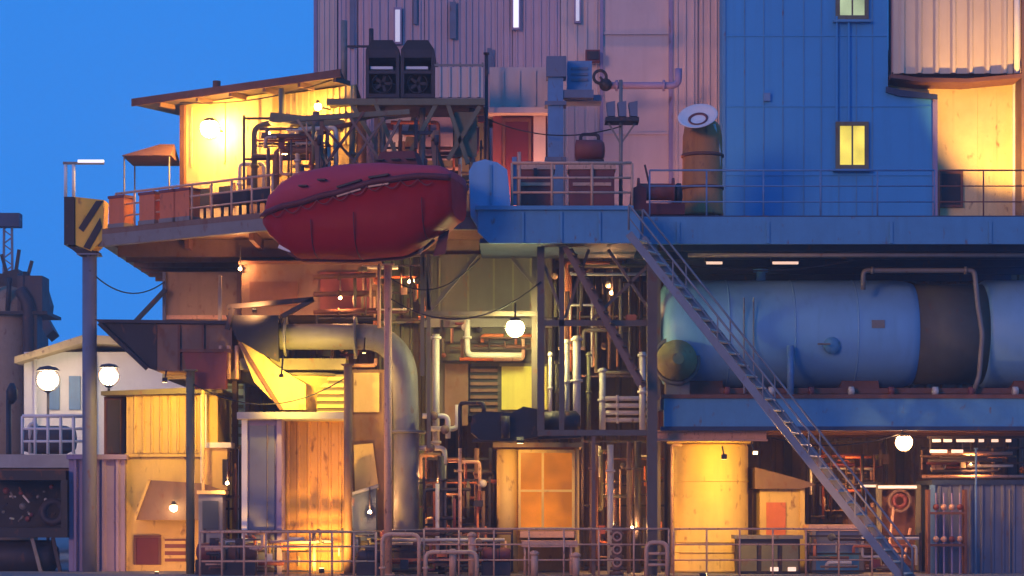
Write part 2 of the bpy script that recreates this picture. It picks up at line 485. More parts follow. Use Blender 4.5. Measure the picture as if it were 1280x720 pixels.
# ------------------------------------------------------------------ towers
t = thing('clad_tower', 'tall mauve corrugated tower with narrow lit slits', 'tower', (X(650,8), 10, DECK))
Y = 8.0; ztop = Z(-90, Y)
x0, x1 = X(395,Y), X(903,Y)
part('core', MB().box(x0+.05, x1-.02, Y+.12, Y+7, DECK, ztop), 'lilac_clad', t)
def clad(px0, px1, py0, py1, Yf, mat, pitch, dep, lab=None):
    return part('cladding', MB().pribs(px0, px1, py0, py1, Yf, pitch, dep), mat, t, lab)
clad(395, 421, -90, 300, Y, 'cream_clad', .16, .03)
clad(423, 446, -90, 300, Y-.05, 'lilac_clad', .14, .03)
clad(448, 530, -90, 300, Y, 'lilac_clad', .26, .05)
clad(531, 640, -90, 300, Y+.02, 'lilac_clad', .20, .05)
clad(641, 700, -90, 300, Y, 'lilac_clad', .26, .05)
clad(701, 752, -90, 300, Y-.04, 'cream_clad', .3, .04)
part('panel', MB().pb(754, -90, 838, 300, Y-.02, Y+.1), 'cream_clad', t)
clad(841, 872, -90, 300, Y-.08, 'cream_clad', .3, .05)
clad(873, 900, -90, 300, Y, 'cream_clad', .25, .05)
part('corner_post', MB().pb(836, -90, 841, 300, Y-.14, Y), 'purple_grey', t)
part('corner_post', MB().pb(750, -90, 754, 300, Y-.12, Y), 'purple_grey', t)
part('corner_post', MB().pb(392, -90, 396, 300, Y-.05, Y+.2), 'purple_grey', t)
for px, p0, p1, w in ((645, -60, 34, 3.2), (722, -60, 26, 2.2), (497, 12, 52, 3.0)):
    f = part('slit_frame', MB().pb(px-w-2, p0-3, px+w+2, p1+3, Y-.16, Y-.06), 'purple_grey', t)
    part('lit_slit', MB().pb(px-w, p0, px+w, p1, Y-.19, Y-.163), 'tube_white' if px == 645 else 'tube_dim', f)
for px, p0, p1, w in ((566, 2, 48, 4), (440, -60, 60, 3), (612, 60, 92, 3), (519, -20, 30, 2)):
    part('vent_slit', MB().pb(px-w, p0, px+w, p1, Y-.14, Y-.055), 'slate', t)
part('parapet', MB().box(x0-.1, x1+.05, Y-.25, Y+7.1, ztop, ztop+.3), 'purple_grey', t)
for py in (40, 165): part('girt', MB().pb(754, py, 836, py+3, Y-.07, Y-.022), 'cream_clad', t)

t = thing('blue_tower', 'tall smooth blue tower with two lit yellow windows', 'tower', (X(1040,6.5), 8, DECK))
Y = 6.5
part('wall', MB().poly([(905,-90),(1110,-90),(1110,112),(1124,116),(1170,122),(1170,300),(905,300)], Y, Y+5), 'blue_clad', t)
part('eave_trim', MB().poly([(1108,108),(1126,112),(1172,118),(1172,124),(1124,120),(1108,115)], Y-.12, Y+1), 'navy_dark', t)
part('corner_trim', MB().pb(1166, 124, 1172, 300, Y-.06, Y-.002), 'purple_grey', t)
part('corner_trim', MB().pb(903, -90, 907, 300, Y-.04, Y-.002), 'blue_paint', t)
for px in (930, 954, 978, 1004, 1026, 1048, 1070, 1090): part('panel_joint', MB().pb(px, -90, px+1.4, 300, Y-.02, Y-.002), 'blue_paint', t)
for py in (44, 132, 218): part('panel_joint', MB().pb(907, py, 1108 if py < 100 else 1164, py+1.4, Y-.025, Y-.003), 'blue_clad', t)
for py0, py1, mat in ((154,209,'pane_yellow'), (-30,22,'pane_green')):
    f = MB()
    f.pb(1045, py0-2, 1050, py1+2, Y-.10, Y+.02); f.pb(1081, py0-2, 1086, py1+2, Y-.10, Y+.02)
    f.pb(1050, py0-2, 1081, py0+3, Y-.098, Y+.02); f.pb(1050, py1-3, 1081, py1+2, Y-.098, Y+.02)
    fr = part('window_frame', f, 'olive_steel', t)
    part('pane', MB().pb(1050, py0+3, 1081, py1-3, Y-.03, Y-.006), mat, fr)
    part('mullion', MB().pb(1064.5, py0+3, 1066.5, py1-3, Y-.06, Y-.033), 'olive_steel', fr)
    part('sill', MB().pb(1042, py1+2, 1089, py1+5, Y-.2, Y-.003), 'blue_paint', fr)
part('lamp_box', MB().pb(955, 116, 963, 126, Y-.12, Y-.003), 'blue_rail', t)
part('access_ladder', MB().pb(1045, 20, 1047, 150, Y-.14, Y-.1).pb(1060, 25, 1062, 150, Y-.14, Y-.1), 'blue_clad', t)

t = thing('clad_building', 'yellow-lit building with ribbed upper box beside the blue tower', 'building', (X(1210,7.2), 9, DECK))
Y = 7.2
part('wall', MB().pb(1112, 60, 1277, 300, Y, Y+5), 'wall_beige', t)
part('wall_trim', MB().pb(1266, 96, 1271, 300, Y-.05, Y-.003), 'wall_white', t)
part('upper_core', MB().pb(1116, -90, 1277, 90, Y-.8, Y-.003), 'cream_clad', t)
part('upper_cladding', MB().pribs(1117, 1266, -90, 92, Y-.87, .56, .10), 'cream_warm', t)
part('eave_beam', MB().poly([(1114,92),(1150,97),(1210,98),(1277,92),(1277,97),(1210,103),(1150,102),(1114,97)], Y-1.1, Y-.004), 'rust_steel', t)
part('gutter_pipe', MB().tube(P(1271,-90,Y-.95), P(1271,92,Y-.95), .09, 10), 'wall_white', t)
part('corner_post', MB().pb(1277, -90, 1283, 300, Y-.9, Y+.4), 'brown_steel', t)
w = part('window', MB().pb(1177, 217, 1201, 256, Y-.06, Y-.003), 'black_steel', t)
part('frame', MB().pb(1174, 214, 1177, 259, Y-.09, Y-.003).pb(1201, 214, 1204, 259, Y-.09, Y-.003).pb(1177,214,1201,217,Y-.088,Y-.003).pb(1177,256,1201,259,Y-.088,Y-.003), 'rust_steel', w)
for px in (1222, 1246): part('panel_seam', MB().pb(px, 104, px+1.2, 290, Y-.015, Y-.003), 'wall_beige', t)
floodlight('low deck floodlight washing the yellow building wall', (X(1285,3.0), 3.0, 10.12), P(1272,96,7.2), 4600, (1,.52,.11), 68, size=.22)
for i, (px, tx, w, c) in enumerate(((470, 500, 300, (1,.40,.26)), (640, 650, 450, (1,.40,.24)), (830, 800, 380, (1,.40,.26)))):
    floodlight(['floodlight behind the fan platform washing the left of the mauve tower','floodlight by the service cabinet washing the middle of the mauve tower','floodlight by the deck winch washing the right of the mauve tower'][i],
               P(px, 262, 3.2), P(tx, 60, 8), w, c, 125, group='tower floodlights', size=.2)

# ------------------------------------------------------------------ the lit cabin on the upper deck (turned towards the left)
u = Vector((-.835, .55, 0)); v = Vector((.55, .835, 0)); R0 = Vector((-4.78, 1.5, 0))
def F(a, d, z): return R0 + u*a + v*d + Vector((0,0,z))
def fbox(m, a0, a1, d0, d1, z0, z1):
    return m.hexa([F(a0,d0,z0), F(a1,d0,z0), F(a1,d1,z0), F(a0,d1,z0), F(a0,d0,z1), F(a1,d0,z1), F(a1,d1,z1), F(a0,d1,z1)])
ROOF = 14.2
t = thing('deck_cabin', 'yellow-lit steel cabin under a thin overhanging roof', 'cabin', F(3, 2.5, DECK))
CA = 6.55                                              # left end of the cabin along its front
def plan(pts, z0, z1): return MB().prism([Vector((p.x, p.y, z0)) for p in pts], Vector((0,0,z1-z0)))
part('wall', fbox(MB(), 3.1, CA, .55, 4.2, DECK, ROOF-.1), 'wall_beige', t)
q0, q1 = F(.25, .9, 0), F(3.097, .9, 0)
part('wall', plan([q0, q1, F(3.097,4.2,0), Vector((q0.x, F(3.097,4.2,0).y, 0))], DECK, ROOF-.1), 'cabin_brown', t, 'brown stained wall right of the door')
a, b = F(3.0, .87, 0), F(.3, .87, 0)
part('cladding', MB().ribs((a.x,a.y), (b.x,b.y), DECK+2.4, ROOF-.12, .22, .05), 'wall_beige', t)
q0 = F(0, -.15, 0)
part('roof', plan([q0, F(8.0,-.15,0), F(8.0,4.6,0), Vector((q0.x, F(2,4.6,0).y, 0))], ROOF-.06, ROOF+.10), 'roof_dark', t)
part('fascia', fbox(MB(), -.02, 8.02, -.2, -.152, ROOF-.10, ROOF+.13), 'rust_steel', t)
for a in (0.2, 1.5, 2.8, 4.1, 5.4, 6.9): part('rafter', fbox(MB(), a, a+.1, -.12, .54, ROOF-.2, ROOF-.063), 'brown_steel', t)
part('corner_post', fbox(MB(), CA-.08, CA+.10, .45, .548, DECK, ROOF-.11), 'rust_steel', t)
d_ = part('door', fbox(MB(), 3.25, 4.05, .50, .547, DECK+.05, DECK+2.1), 'brown_steel', t)
part('handle', fbox(MB(), 3.33, 3.38, .45, .499, DECK+.95, DECK+1.15), 'pale_pipe', d_)
for a in (4.6, 5.5):
    w = part('window', fbox(MB(), a, a+.55, .52, .547, DECK+.9, DECK+1.5), 'black_steel', t)
    part('frame', fbox(MB(), a-.07, a-.002, .5, .546, DECK+.83, DECK+1.57), 'rust_steel', w)
for a in (3.6, 4.9, 6.2): part('wall_rib', fbox(MB(), a, a+.07, .51, .546, DECK+2.2, ROOF-.22), 'wall_beige', t)
part('roof_vent', MB().tube(F(5.3,.6,ROOF+.1), F(5.3,.6,ROOF+.5), .12, 12), 'rust_steel', t)

def guard_mesh(c, r):
    c = Vector(c); m = MB(); R1 = r*1.16
    for k in range(4):
        a = math.pi*k/4 + .3
        m.pipe([c + Vector((math.cos(a)*R1*math.sin(q), math.sin(a)*R1*math.sin(q), R1*math.cos(q))) for q in [2*math.pi*j/20 for j in range(21)]], max(.008, r*.045), 5, .01)
    m.lathe([(R1,-.012),(R1+.02,-.012),(R1+.02,.012),(R1,.012)], c, 'Z', 24)
    return m
def wall_lamp(label, c, r, mat, group=None, arm=None):
    t = thing('wall_lamp', label, 'lamp', c, group)
    part('globe', MB().ball(c, r), mat, t)
    c = Vector(c)
    arm = Vector(arm) if arm is not None else Vector((0, .5, .1))
    part('arm', MB().tube(c + arm.normalized()*(r+.004), c + arm, .03, 8), 'dark_steel', t)
    if r > .15: part('guard', guard_mesh(c, r), 'dark_steel', t)
    part('cap', MB().lathe([(r*.75,0),(r*.55,.09),(.03,.12)], c + Vector((0,0,r*.72)), 'Z', 14), 'dark_steel', t)
    return t
LC = F(5.0, -.05, 0); LC.z = 13.15
wall_lamp('big blazing yellow lamp high on the cabin wall', LC, .27, 'globe_yellow', 'cabin lamps', arm=v*.6)
L2 = F(1.15, .25, 0); L2.z = 13.45
wall_lamp('bright lamp under the cabin roof edge near the fan platform', L2, .10, 'globe_yellow', 'cabin lamps', arm=v*.65)
L3 = F(2.3, .1, 0); L3.z = 12.2
wall_lamp('small lamp low between the pipes of the cabin wall', L3, .10, 'globe_yellow', 'cabin lamps', arm=v*.8)
L4 = P(335, 168, 2.6)
wall_lamp('small round lamp beside the brown pipes of the cabin wall', L4, .08, 'globe_yellow', 'cabin lamps', arm=v*.6)

# small canopy on thin posts off the cabin's left end
t = thing('small_canopy', 'small dark hipped canopy on thin posts left of the cabin', 'canopy', P(185,285,5.0))
c0, c1 = X(155,5), X(216,5)
zc = Z(197,5); apex = [Vector((X(196,5), 5.6, Z(176,5))), Vector((X(214,5), 5.6, Z(176,5)))]
q = MB(); bmv = [q.bm.verts.new(p) for p in ((c0,4.6,zc),(c1,4.6,zc),(c1,6.6,zc),(c0,6.6,zc))]; ap = [q.bm.verts.new(p) for p in apex]
for f in ((0,1,2,3),): q.bm.faces.new([bmv[i] for i in f])
q.bm.faces.new((bmv[0],bmv[1],ap[1],ap[0])); q.bm.faces.new((bmv[2],bmv[3],ap[0],ap[1])); q.bm.faces.new((bmv[3],bmv[0],ap[0])); q.bm.faces.new((bmv[1],bmv[2],ap[1]))
part('roof', q, 'rust_steel', t)
for x_, y_ in ((c0+.06, 4.7), (c0+.06, 6.5), (c1-.06, 4.7)): part('post', MB().tube((x_,y_,DECK), (x_,y_,zc), .025, 8), 'grey_steel', t)

# lamp with two pale posts at the left corner of the deck
t = thing('deck_lamp', 'pale tube lamp on twin posts at the deck corner', 'lamp', P(88,285,3.4))
for px in (82, 92): part('post', MB().tube(P(px,250,3.4), P(px,203,3.4), .05, 10), 'wall_white', t)
part('arm', MB().bar(P(79,204,3.4), P(130,204,3.4), .07, .1), 'grey_steel', t)
part('tube', MB().pb(97, 199.5, 129, 203, 3.3, 3.45), 'tube_white', t)

t = thing('hazard_box', 'yellow and black striped box hung on the deck corner', 'cabinet', P(103,312,3.0))
part('side_plate', MB().pb(80, 246, 93, 306, 2.9, 3.9), 'black_steel', t)
part('front_plate', MB().poly([(94,246),(130,250),(128,300),(114,314),(94,306)], 2.95, 3.7), 'safety_yellow', t)
for pts in ([(120,251),(129,251),(104,290),(98,285)], [(125,272),(127.5,284),(112,312),(104,309)]):
    part('stripe', MB().poly(pts, 2.925, 2.947), 'black_steel', t)
part('bracket', MB().poly([(84,307),(122,314),(110,322),(100,320)], 3.0, 3.7), 'black_steel', t)

pole('deck_column', 'tall slate column under the left corner of the upper deck', 'column', 112, 318, 719, 3.2, .21, 'slate')

# deck edge railings and what hangs on them
railing('railing with weathered posts along the slanted deck edge', (A.x+.5, A.y-.2, DECK), (B.x-.1, B.y+.05, DECK), 1.0, 9, 'rail_paint', .03, 'upper deck railings', 2)
def liferaft(frac, label):
    c = A.lerp(B, frac) + Vector((0,.28,DECK)); t = thing('raft_box', label, 'raft box', c, 'orange boxes at the deck edge')
    q1, q2 = e*.30, Vector((-e.y, e.x, 0))*.22
    def o(z): return [c-q1-q2+Vector((0,0,z)), c+q1-q2+Vector((0,0,z)), c+q1+q2+Vector((0,0,z)), c-q1+q2+Vector((0,0,z))]
    part('case', MB().hexa(o(.12)+o(.85)), 'orange_paint', t)
    q1 = q1*1.08; q2 = q2*1.12
    part('lid', MB().hexa(o(.852)+o(.93)), 'maroon', t)
    part('cradle', MB().hexa(o(0)+o(.118)), 'grey_steel', t)
    return t
for fr, lb in ((.12,'orange raft box nearest the striped corner box'), (.30,'second orange raft box from the striped corner box'), (.42,'orange raft box below the small canopy'), (.50,'orange raft box beside the corner of the cabin')):
    liferaft(fr, lb)
for i, fr in enumerate((.60, .70, .80)):
    c = A.lerp(B, fr) + v*.6 + Vector((0,0,DECK))
    t = thing('deck_bench', ['dark slatted bench below the blazing cabin lamp','dark slatted bench before the cabin door','dark slatted bench by the bow of the lifeboat'][i], 'bench', c, 'benches before the cabin')
    def bb(a0,a1,d0,d1,z0,z1):
        m = MB(); return m.hexa([c+e*x_+Vector((-e.y,e.x,0))*y_+Vector((0,0,z_)) for z_ in (z0,z1) for x_,y_ in ((a0,d0),(a1,d0),(a1,d1),(a0,d1))])
    part('seat', bb(-.4,.4,-.2,.2,.4,.45), 'black_steel', t)
    part('backrest', bb(-.4,.4,.2,.25,.42,.85), 'black_steel', t)
    for sx in (-.36,.3):
        for sy in (-.18,.14): part('leg', bb(sx,sx+.06,sy,sy+.05,0,.398), 'black_steel', t)

# ================================================================== UPPER MIDDLE
# fan platform: two dark cowled units on a steel frame with raking braces
t = thing('fan_platform', 'dark steel platform on raking braces carrying the twin fan units', 'platform', P(505,262,2.6))
part('deck_beam', MB().pb(408, 123, 606, 131, 2.0, 2.15), 'olive_steel', t)
part('deck_beam', MB().pb(412, 125, 604, 133, 4.2, 4.35), 'dark_steel', t)
part('deck_plate', MB().box(X(410,2), X(604,2), 2.153, 4.197, Z(129,2), Z(124,2)), 'dark_steel', t)
for (a, b) in (((470,131),(500,205)),((545,131),(505,205)),((560,131),(585,205)),((600,133),(560,200)),((440,131),(470,180))):
    part('brace', MB().bar(P(*a,2.1), P(*b,2.1), .12, .12), 'olive_steel', t)
for px in (478, 590, 528): part('column', MB().tube(P(px,285,2.8), P(px,131,2.8), .09, 10), 'grey_steel', t)
part('cross_arm', MB().bar(P(502,166,2.05), P(546,166,2.05), .1, .1), 'dark_steel', t)
part('cross_arm', MB().bar(P(520,150,2.0), P(520,186,2.0), .1, .1), 'dark_steel', t)
part('bracket_plate', MB().pb(568, 140, 596, 196, 2.3, 2.35), 'olive_steel', t)

def fan_unit(label, p0, p1):
    t = thing('fan_unit', label, 'fan unit', P((p0+p1)/2, 122, 2.8), 'twin fan units')
    m = MB()
    m.pb(p0, 62, p0+4, 122, 2.3, 3.8); m.pb(p1-4, 62, p1, 122, 2.3, 3.8)
    m.pb(p0+4.05, 88, p1-4.05, 92, 2.32, 3.8); m.pb(p0+4.05, 117, p1-4.05, 122, 2.32, 3.8); m.pb(p0+4.05, 62, p1-4.05, 72, 2.32, 3.8)
    part('casing', m, 'dark_steel', t)
    part('rear_plate', MB().pb(p0+4, 70, p1-4, 120, 3.803, 3.85), 'black_steel', t)
    part('cowl', MB().poly([(p0,62),(p0+8,50),(p1-8,50),(p1,62)], 2.35, 3.8), 'black_steel', t)
    c = P((p0+p1)/2, 104, 2.5)
    part('fan_guard', MB().lathe([(.26,0),(.30,0),(.30,.08),(.26,.08)], c, 'Y', 24), 'black_steel', t)
    b = MB()
    for k in range(5):
        w = 2*math.pi*k/5
        b.bar(c+Vector((0,.05,0)), c+Vector((math.cos(w)*.24, .05, math.sin(w)*.24)), .09, .02)
    part('fan_blades', b, 'dark_steel', t)
    part('light_shelf', MB().pb(p0+6, 83, p1-8, 86.5, 2.4, 2.8), 'wall_white', t)
    return t
fan_unit('dark cowled fan unit on the platform, next to the cabin roof', 457, 499)
fan_unit('dark cowled fan unit on the platform, next to the ribbed screen', 501, 543)
t = thing('ribbed_screen', 'pinkish ribbed screen standing on the fan platform', 'screen', P(575,123,2.2))
part('sheet', MB().pribs(544, 604, 84, 122, 2.2, .28, .07), 'cream_clad', t)
for px in (545, 574, 602): part('post', MB().pb(px, 78, px+2.5, 122, 2.29, 2.36), 'grey_steel', t)
part('top_rail', MB().pb(543, 80, 605, 82.5, 2.24, 2.28), 'grey_steel', t)
t = thing('exhaust_stack', 'thin grey stack with a lit face behind the fan units', 'stack', P(495,62,4.0))
part('pipe', MB().tube(P(430,123,4.0), P(430,26,4.0), .10, 10), 'grey_steel', t)
part('mast', MB().tube(P(464,62,4.0), P(464,36,4.0), .07, 8), 'dark_steel', t)
part('tie', MB().bar(P(428,58,4.0), P(466,58,4.0), .06, .06), 'dark_steel', t)
pole('mast', 'thin dark mast at the right end of the ribbed screen', 'mast', 608, 66, 268, 3.5, .055, 'dark_steel')
for k, (px, top) in enumerate(((612, 158), (596, 176))):
    pass

# service cabin with dark red door
t = thing('service_cabin', 'pink service cabin with dark red door under an eave', 'cabin', P(648,270,4.2))
part('upper_box', MB().pb(612, 84, 684, 136, 4.2, 6.4), 'cream_clad', t)
part('eave', MB().pb(606, 134, 690, 141, 3.9, 6.42), 'cream_clad', t)
part('wall', MB().pb(616, 141, 684, 275, 4.4, 6.4), 'maroon', t)
d_ = part('door', MB().pb(632, 152, 660, 250, 4.33, 4.397), 'dark_red', t)
part('frame', MB().pb(628, 148, 631.5, 252, 4.3, 4.398).pb(660.5, 148, 664, 252, 4.3, 4.398).pb(631.6, 148, 660.4, 151.6, 4.302, 4.398), 'rust_steel', d_)
part('wall_panel', MB().pb(667, 145, 682, 262, 4.34, 4.397), 'cream_clad', t)
for px in (628, 648, 668): part('rib', MB().pb(px, 88, px+2, 132, 4.14, 4.197), 'cream_clad', t)

# blue-grey duct works
t = thing('vent_duct', 'blue-grey square duct rising beside the service cabin', 'duct', P(694,270,3.0))
part('riser', MB().pb(685, 96, 704, 275, 3.0, 3.5), 'blue_rail', t)
part('head', MB().pb(683, 70, 708, 95.5, 2.9, 3.6), 'slate', t)
part('branch', MB().pb(704.3, 112, 742, 122, 3.05, 3.4), 'slate', t)
part('flange', MB().pb(681, 126, 708, 131, 2.93, 3.57), 'slate', t)
part('flange', MB().pb(681, 196, 708, 201, 2.93, 3.57), 'slate', t)
t = thing('duct_box', 'teal grey duct box on the side of the vent duct', 'duct', P(724,124,3.6))
part('case', MB().pb(709, 76, 740, 116, 3.6, 4.4), 'blue_rail', t)
part('cover', MB().pb(706, 118.5, 752, 126, 3.45, 4.3), 'slate', t)
part('louvre', MB().pb(714, 84, 735, 87, 3.56, 3.597).pb(714, 91, 735, 94, 3.56, 3.597).pb(714, 98, 735, 101, 3.56, 3.597), 'slate', t)

pipe_run('dark pipe crossing the mauve tower with a valve at its end', [(757,107,6.6),(848,107,6.6),(848,86,6.6)], .11, 'purple_grey', flanges=((0,.15),(0,.8)))
t = thing('valve', 'black valve wheel at the end of the dark tower pipe', 'valve', P(757,114,6.4))
part('body', MB().ball(P(757,106,6.45), .2, 14), 'black_steel', t)
part('hand_wheel', MB().lathe([(.15,0),(.24,0),(.24,.05),(.15,.05)], P(750,96,6.3), 'Y', 18), 'black_steel', t)
part('stem', MB().tube(P(757,106,6.4), P(750,96,6.32), .04, 8), 'black_steel', t)
t = thing('junction_box', 'small dark box high on the mauve tower', 'box', P(741,76,7.6))
part('case', MB().pb(732, 62, 750, 76, 7.5, 7.85), 'maroon', t); part('lid', MB().pb(734, 64, 748, 74, 7.46, 7.497), 'dark_steel', t)

# rack of dark lamp heads on a mast near the landing
t = thing('lamp_mast', 'thin mast with a small rack of dark lamp heads by the landing', 'mast', P(776,262,1.2))
part('shaft', MB().tube(P(776,265,1.2), P(776,100,1.2), .055, 10), 'grey_steel', t)
part('rack', MB().pb(757, 146, 799, 151, .9, 1.6), 'dark_steel', t)
for px in (758, 772, 786):
    part('lamp_head', MB().poly([(px,128),(px+11,126),(px+11,145),(px+2,145)], 1.0, 1.4), 'slate', t)
part('strut', MB().bar(P(776,180,1.2), P(759,151,1.25), .05, .05), 'grey_steel', t)
part('strut', MB().bar(P(776,180,1.2), P(796,151,1.25), .05, .05), 'grey_steel', t)

# pump skid behind the landing railing
t = thing('pump_skid', 'small dark pump set behind the landing railing', 'pump', P(738,262,2.4))
part('motor', MB().lathe([(.16,-.45),(.30,-.42),(.30,.30),(.22,.4),(.08,.42)], P(738,188,2.5), 'X', 18), 'maroon', t)
part('stand', MB().pb(722, 199, 755, 266, 2.3, 2.9), 'dark_steel', t)
part('pipe', MB().pipe([P(726,180,2.5), P(726,168,2.5), P(748,168,2.5), P(748,178,2.5)], .05, 8), 'dark_steel', t)

# maroon lockers
def locker(label, p0, p1):
    t = thing('deck_locker', label, 'locker', P((p0+p1)/2, 262, -.2), 'maroon deck lockers')
    part('case', MB().pb(p0, 212, p1, 262, -.2, .7), 'maroon', t)
    part('lid', MB().pb(p0-2, 205, p1+2, 211.5, -.26, .74), 'rail_paint', t)
    part('front_plate', MB().pb(p0+4, 228, p1-4, 232, -.25, -.203), 'rail_paint', t)
    part('hasp', MB().pb((p0+p1)/2-2, 210, (p0+p1)/2+2, 220, -.29, -.262), 'dark_steel', t)
    return t
locker('maroon deck locker with pale lid beside the blue upright duct', 646, 692)
locker('maroon deck locker with pale lid beside the lamp mast', 712, 768)
t = thing('winch', 'dark red deck winch with black drum end', 'winch', P(822,262,.9))
part('base_frame', MB().pb(792, 254, 856, 268, .7, 1.7), 'dark_red', t)
part('drum', MB().lathe([(.40,-.62),(.40,-.56),(.24,-.55),(.24,.35),(.40,.36),(.40,.42)], P(824,240,1.2), 'X', 24), 'maroon', t)
part('drum_end', MB().lathe([(.30,0),(.34,.05),(.34,.16),(.12,.2)], P(844,244,1.2), 'X', 20), 'black_steel', t)
part('gear_case', MB().poly([(788,254),(790,236),(800,230),(808,236),(808,254)], .8, 1.4), 'dark_red', t)
part('lever', MB().tube(P(812,232,.8), P(806,206,.8), .03, 8), 'dark_steel', t)

# brown upright tank with a pale tilted dish on top
t = thing('dish_tank', 'brown upright tank with a pale tilted dish on its top', 'tank', P(878,270,2.6))
c = P(878, 270, 3.2)
part('shell', MB().lathe([(.60,0),(.62,.05),(.60,.1),(.58,2.3),(.52,2.62),(.36,2.8)], c, 'Z', 28), 'tank_brown', t)
for z_ in (.75, 1.7): part('hoop', MB().lathe([(.60,0),(.63,.02),(.63,.08),(.60,.1)], c+Vector((0,0,z_)), 'Z', 28), 'rust_steel', t)
dish = mesh_ob('dish', MB().lathe([(.01,-.02),(.3,.02),(.50,.10),(.585,.17),(.57,.19),(.48,.13),(.28,.05),(.01,.03)], (0,0,0), 'Z', 32), 'dish_white')
dish.parent = t; dish.location = P(873,151,2.5) - Vector(t.location); dish.rotation_euler = (R(44), R(-14), 0)
rg = mesh_ob('dish_ring', MB().lathe([(.22,.055),(.29,.075),(.29,.085),(.22,.066)], (0,0,0), 'Z', 28), 'maroon')
rg.parent = dish
part('feed_pipe', MB().pipe([P(896,270,3.0), P(899,190,2.9), P(892,155,2.8)], .06, 8), 'pale_pipe', t)

# railings of the middle and right decks
railing('grey railing along the landing above the blue bulkhead', P(640,259,-1.3), P(790,259,-1.3), 1.2, 4, 'rail_paint', .035, 'landing railings', 2)
railing('faint blue railing in front of the blue tower', P(812,272,.3), P(1168,272,.3), 1.32, 6, 'blue_rail', .022, 'right deck railings', 2)
railing('thin dark railing in front of the yellow-lit wall', P(1174,272,.3), P(1340,272,.3), 1.32, 4, 'rust_steel', .02, 'right deck railings', 2)
t = thing('upright_duct', 'bright blue upright duct at the left end of the landing', 'duct', P(604,262,-1.2))
part('riser', MB().poly([(586,214),(592,203),(606,199),(622,203),(634,212),(638,250),(638,288),(600,288),(588,268)], -1.45, -.85), 'blue_drum', t)
part('inner_panel', MB().pb(640, 196, 646, 256, -1.2, -1.12), 'blue_rail', t)
part('stiffener', MB().pb(612, 206, 615, 256, -1.5, -1.453), 'blue_paint', t)
part('post', MB().tube(P(649,258,-1.25), P(649,190,-1.25), .05, 10), 'rail_paint', t)

# cabin-side pipework and the lifeboat's davits
for i, (pts, r, mat, lab) in enumerate((
    ([(318,255,2.2),(318,160,2.2),(352,150,2.2),(352,112,2.6)], .09, 'olive_steel', 'olive pipe bending up the cabin front to the eave'),
    ([(345,250,1.9),(345,188,1.9),(395,188,1.5),(395,140,1.5)], .10, 'brown_steel', 'brown pipe stepping up beside the small round lamp'),
    ([(330,178,2.4),(440,155,1.0)], .07, 'rust_steel', 'rusty sloping pipe across the cabin front'),
    ([(372,240,1.7),(372,162,1.7),(420,160,1.1),(420,230,1.1)], .07, 'pale_pipe', 'pale looped pipe behind the lifeboat canopy'),
    ([(300,255,2.6),(300,205,2.6),(330,205,2.3),(330,250,2.3)], .06, 'pale_pipe', 'pale hoop of pipe by the dark cabin door'),
    ([(440,235,1.2),(440,150,1.2),(478,142,1.4)], .08, 'olive_steel', 'olive pipe rising to the fan platform beam'))):
    pipe_run(lab, pts, r, mat, 'cabin pipework', flanges=((0,.5),))
t = thing('tank_room', 'olive stained room beneath the fan platform with a pale panel', 'cabin', P(540,275,4.9))
part('wall', MB().pb(468, 136, 611, 275, 4.9, 7.4), 'olive_steel', t)
part('lit_panel', MB().poly([(480,150),(514,146),(504,186),(484,192)], 4.84, 4.897), 'wall_white', t)
part('panel', MB().pb(520, 146, 566, 200, 4.84, 4.897), 'lilac_clad', t)
part('vent', MB().pb(584, 158, 597, 178, 4.82, 4.897), 'wall_white', t)
part('pipe', MB().tube(P(575,275,4.75), P(575,136,4.75), .06, 8), 'blue_rail', t)
t = thing('truss', 'brown latticed truss of struts above the lifeboat canopy', 'truss', P(440,215,.9))
for (a, b) in (((455,140),(402,212)),((432,140),(478,205)),((404,158),(452,212)),((372,150),(410,205)),((480,148),(440,205)),((500,150),(470,208))):
    part('strut', MB().bar(P(*a,.9), P(*b,.6), .07, .09), random.choice(('brown_steel','rust_steel','cabin_brown')), t)
part('top_chord', MB().bar(P(352,150,.95), P(512,140,.95), .14, .14), 'olive_steel', t)
part('bottom_chord', MB().bar(P(392,212,.6), P(490,206,.6), .1, .1), 'brown_steel', t)
for px in (402, 470): part('post', MB().bar(P(px,264,1.0), P(px,146,1.05), .1, .1), 'brown_steel', t)
t = thing('instrument_stand', 'pale instrument panel between the pipes of the cabin front', 'panel', P(372,250,2.2))
part('plate', MB().poly([(362,158),(388,166),(392,186),(358,186)], 2.1, 2.15), 'wall_white', t)
part('stand', MB().bar(P(374,262,2.15), P(374,186,2.15), .08, .08), 'olive_steel', t)
part('hood', MB().poly([(338,140),(430,150),(426,160),(336,152)], 1.6, 2.3), 'olive_steel', t)
def davit(label, px, Yb):
    t = thing('davit', label, 'davit', P(px, 262, Yb), 'lifeboat davits')
    a, k, tip = P(px, 262, Yb), P(px-6, 172, Yb+.2), Vector((X(px-2,-2.4), -2.55, Z(168,-2.4)))
    part('arm', MB().bar(a, k, .16, .2).bar(k, tip, .14, .18), 'brown_steel', t)
    part('brace', MB().bar(P(px+26, 262, Yb+.9), k+Vector((0,.12,-.1)), .1, .1), 'brown_steel', t)
    part('sheave', MB().lathe([(.04,-.06),(.14,-.05),(.14,.05),(.04,.06)], tip+Vector((0,0,-.18)), 'X', 16), 'dark_steel', t)
    part('fall_wire', MB().tube(tip+Vector((0,0,-.3)), Vector((tip.x, tip.y, Z(215,-2.5))), .018, 6), 'dark_steel', t)
    part('foot', MB().box(a.x-.2, a.x+.2, a.y-.25, a.y+.25, DECK, DECK+.05), 'brown_steel', t)
davit('brown davit arm over the bow of the red lifeboat', 402, .4)
davit('brown davit arm over the stern of the red lifeboat', 548, .4)

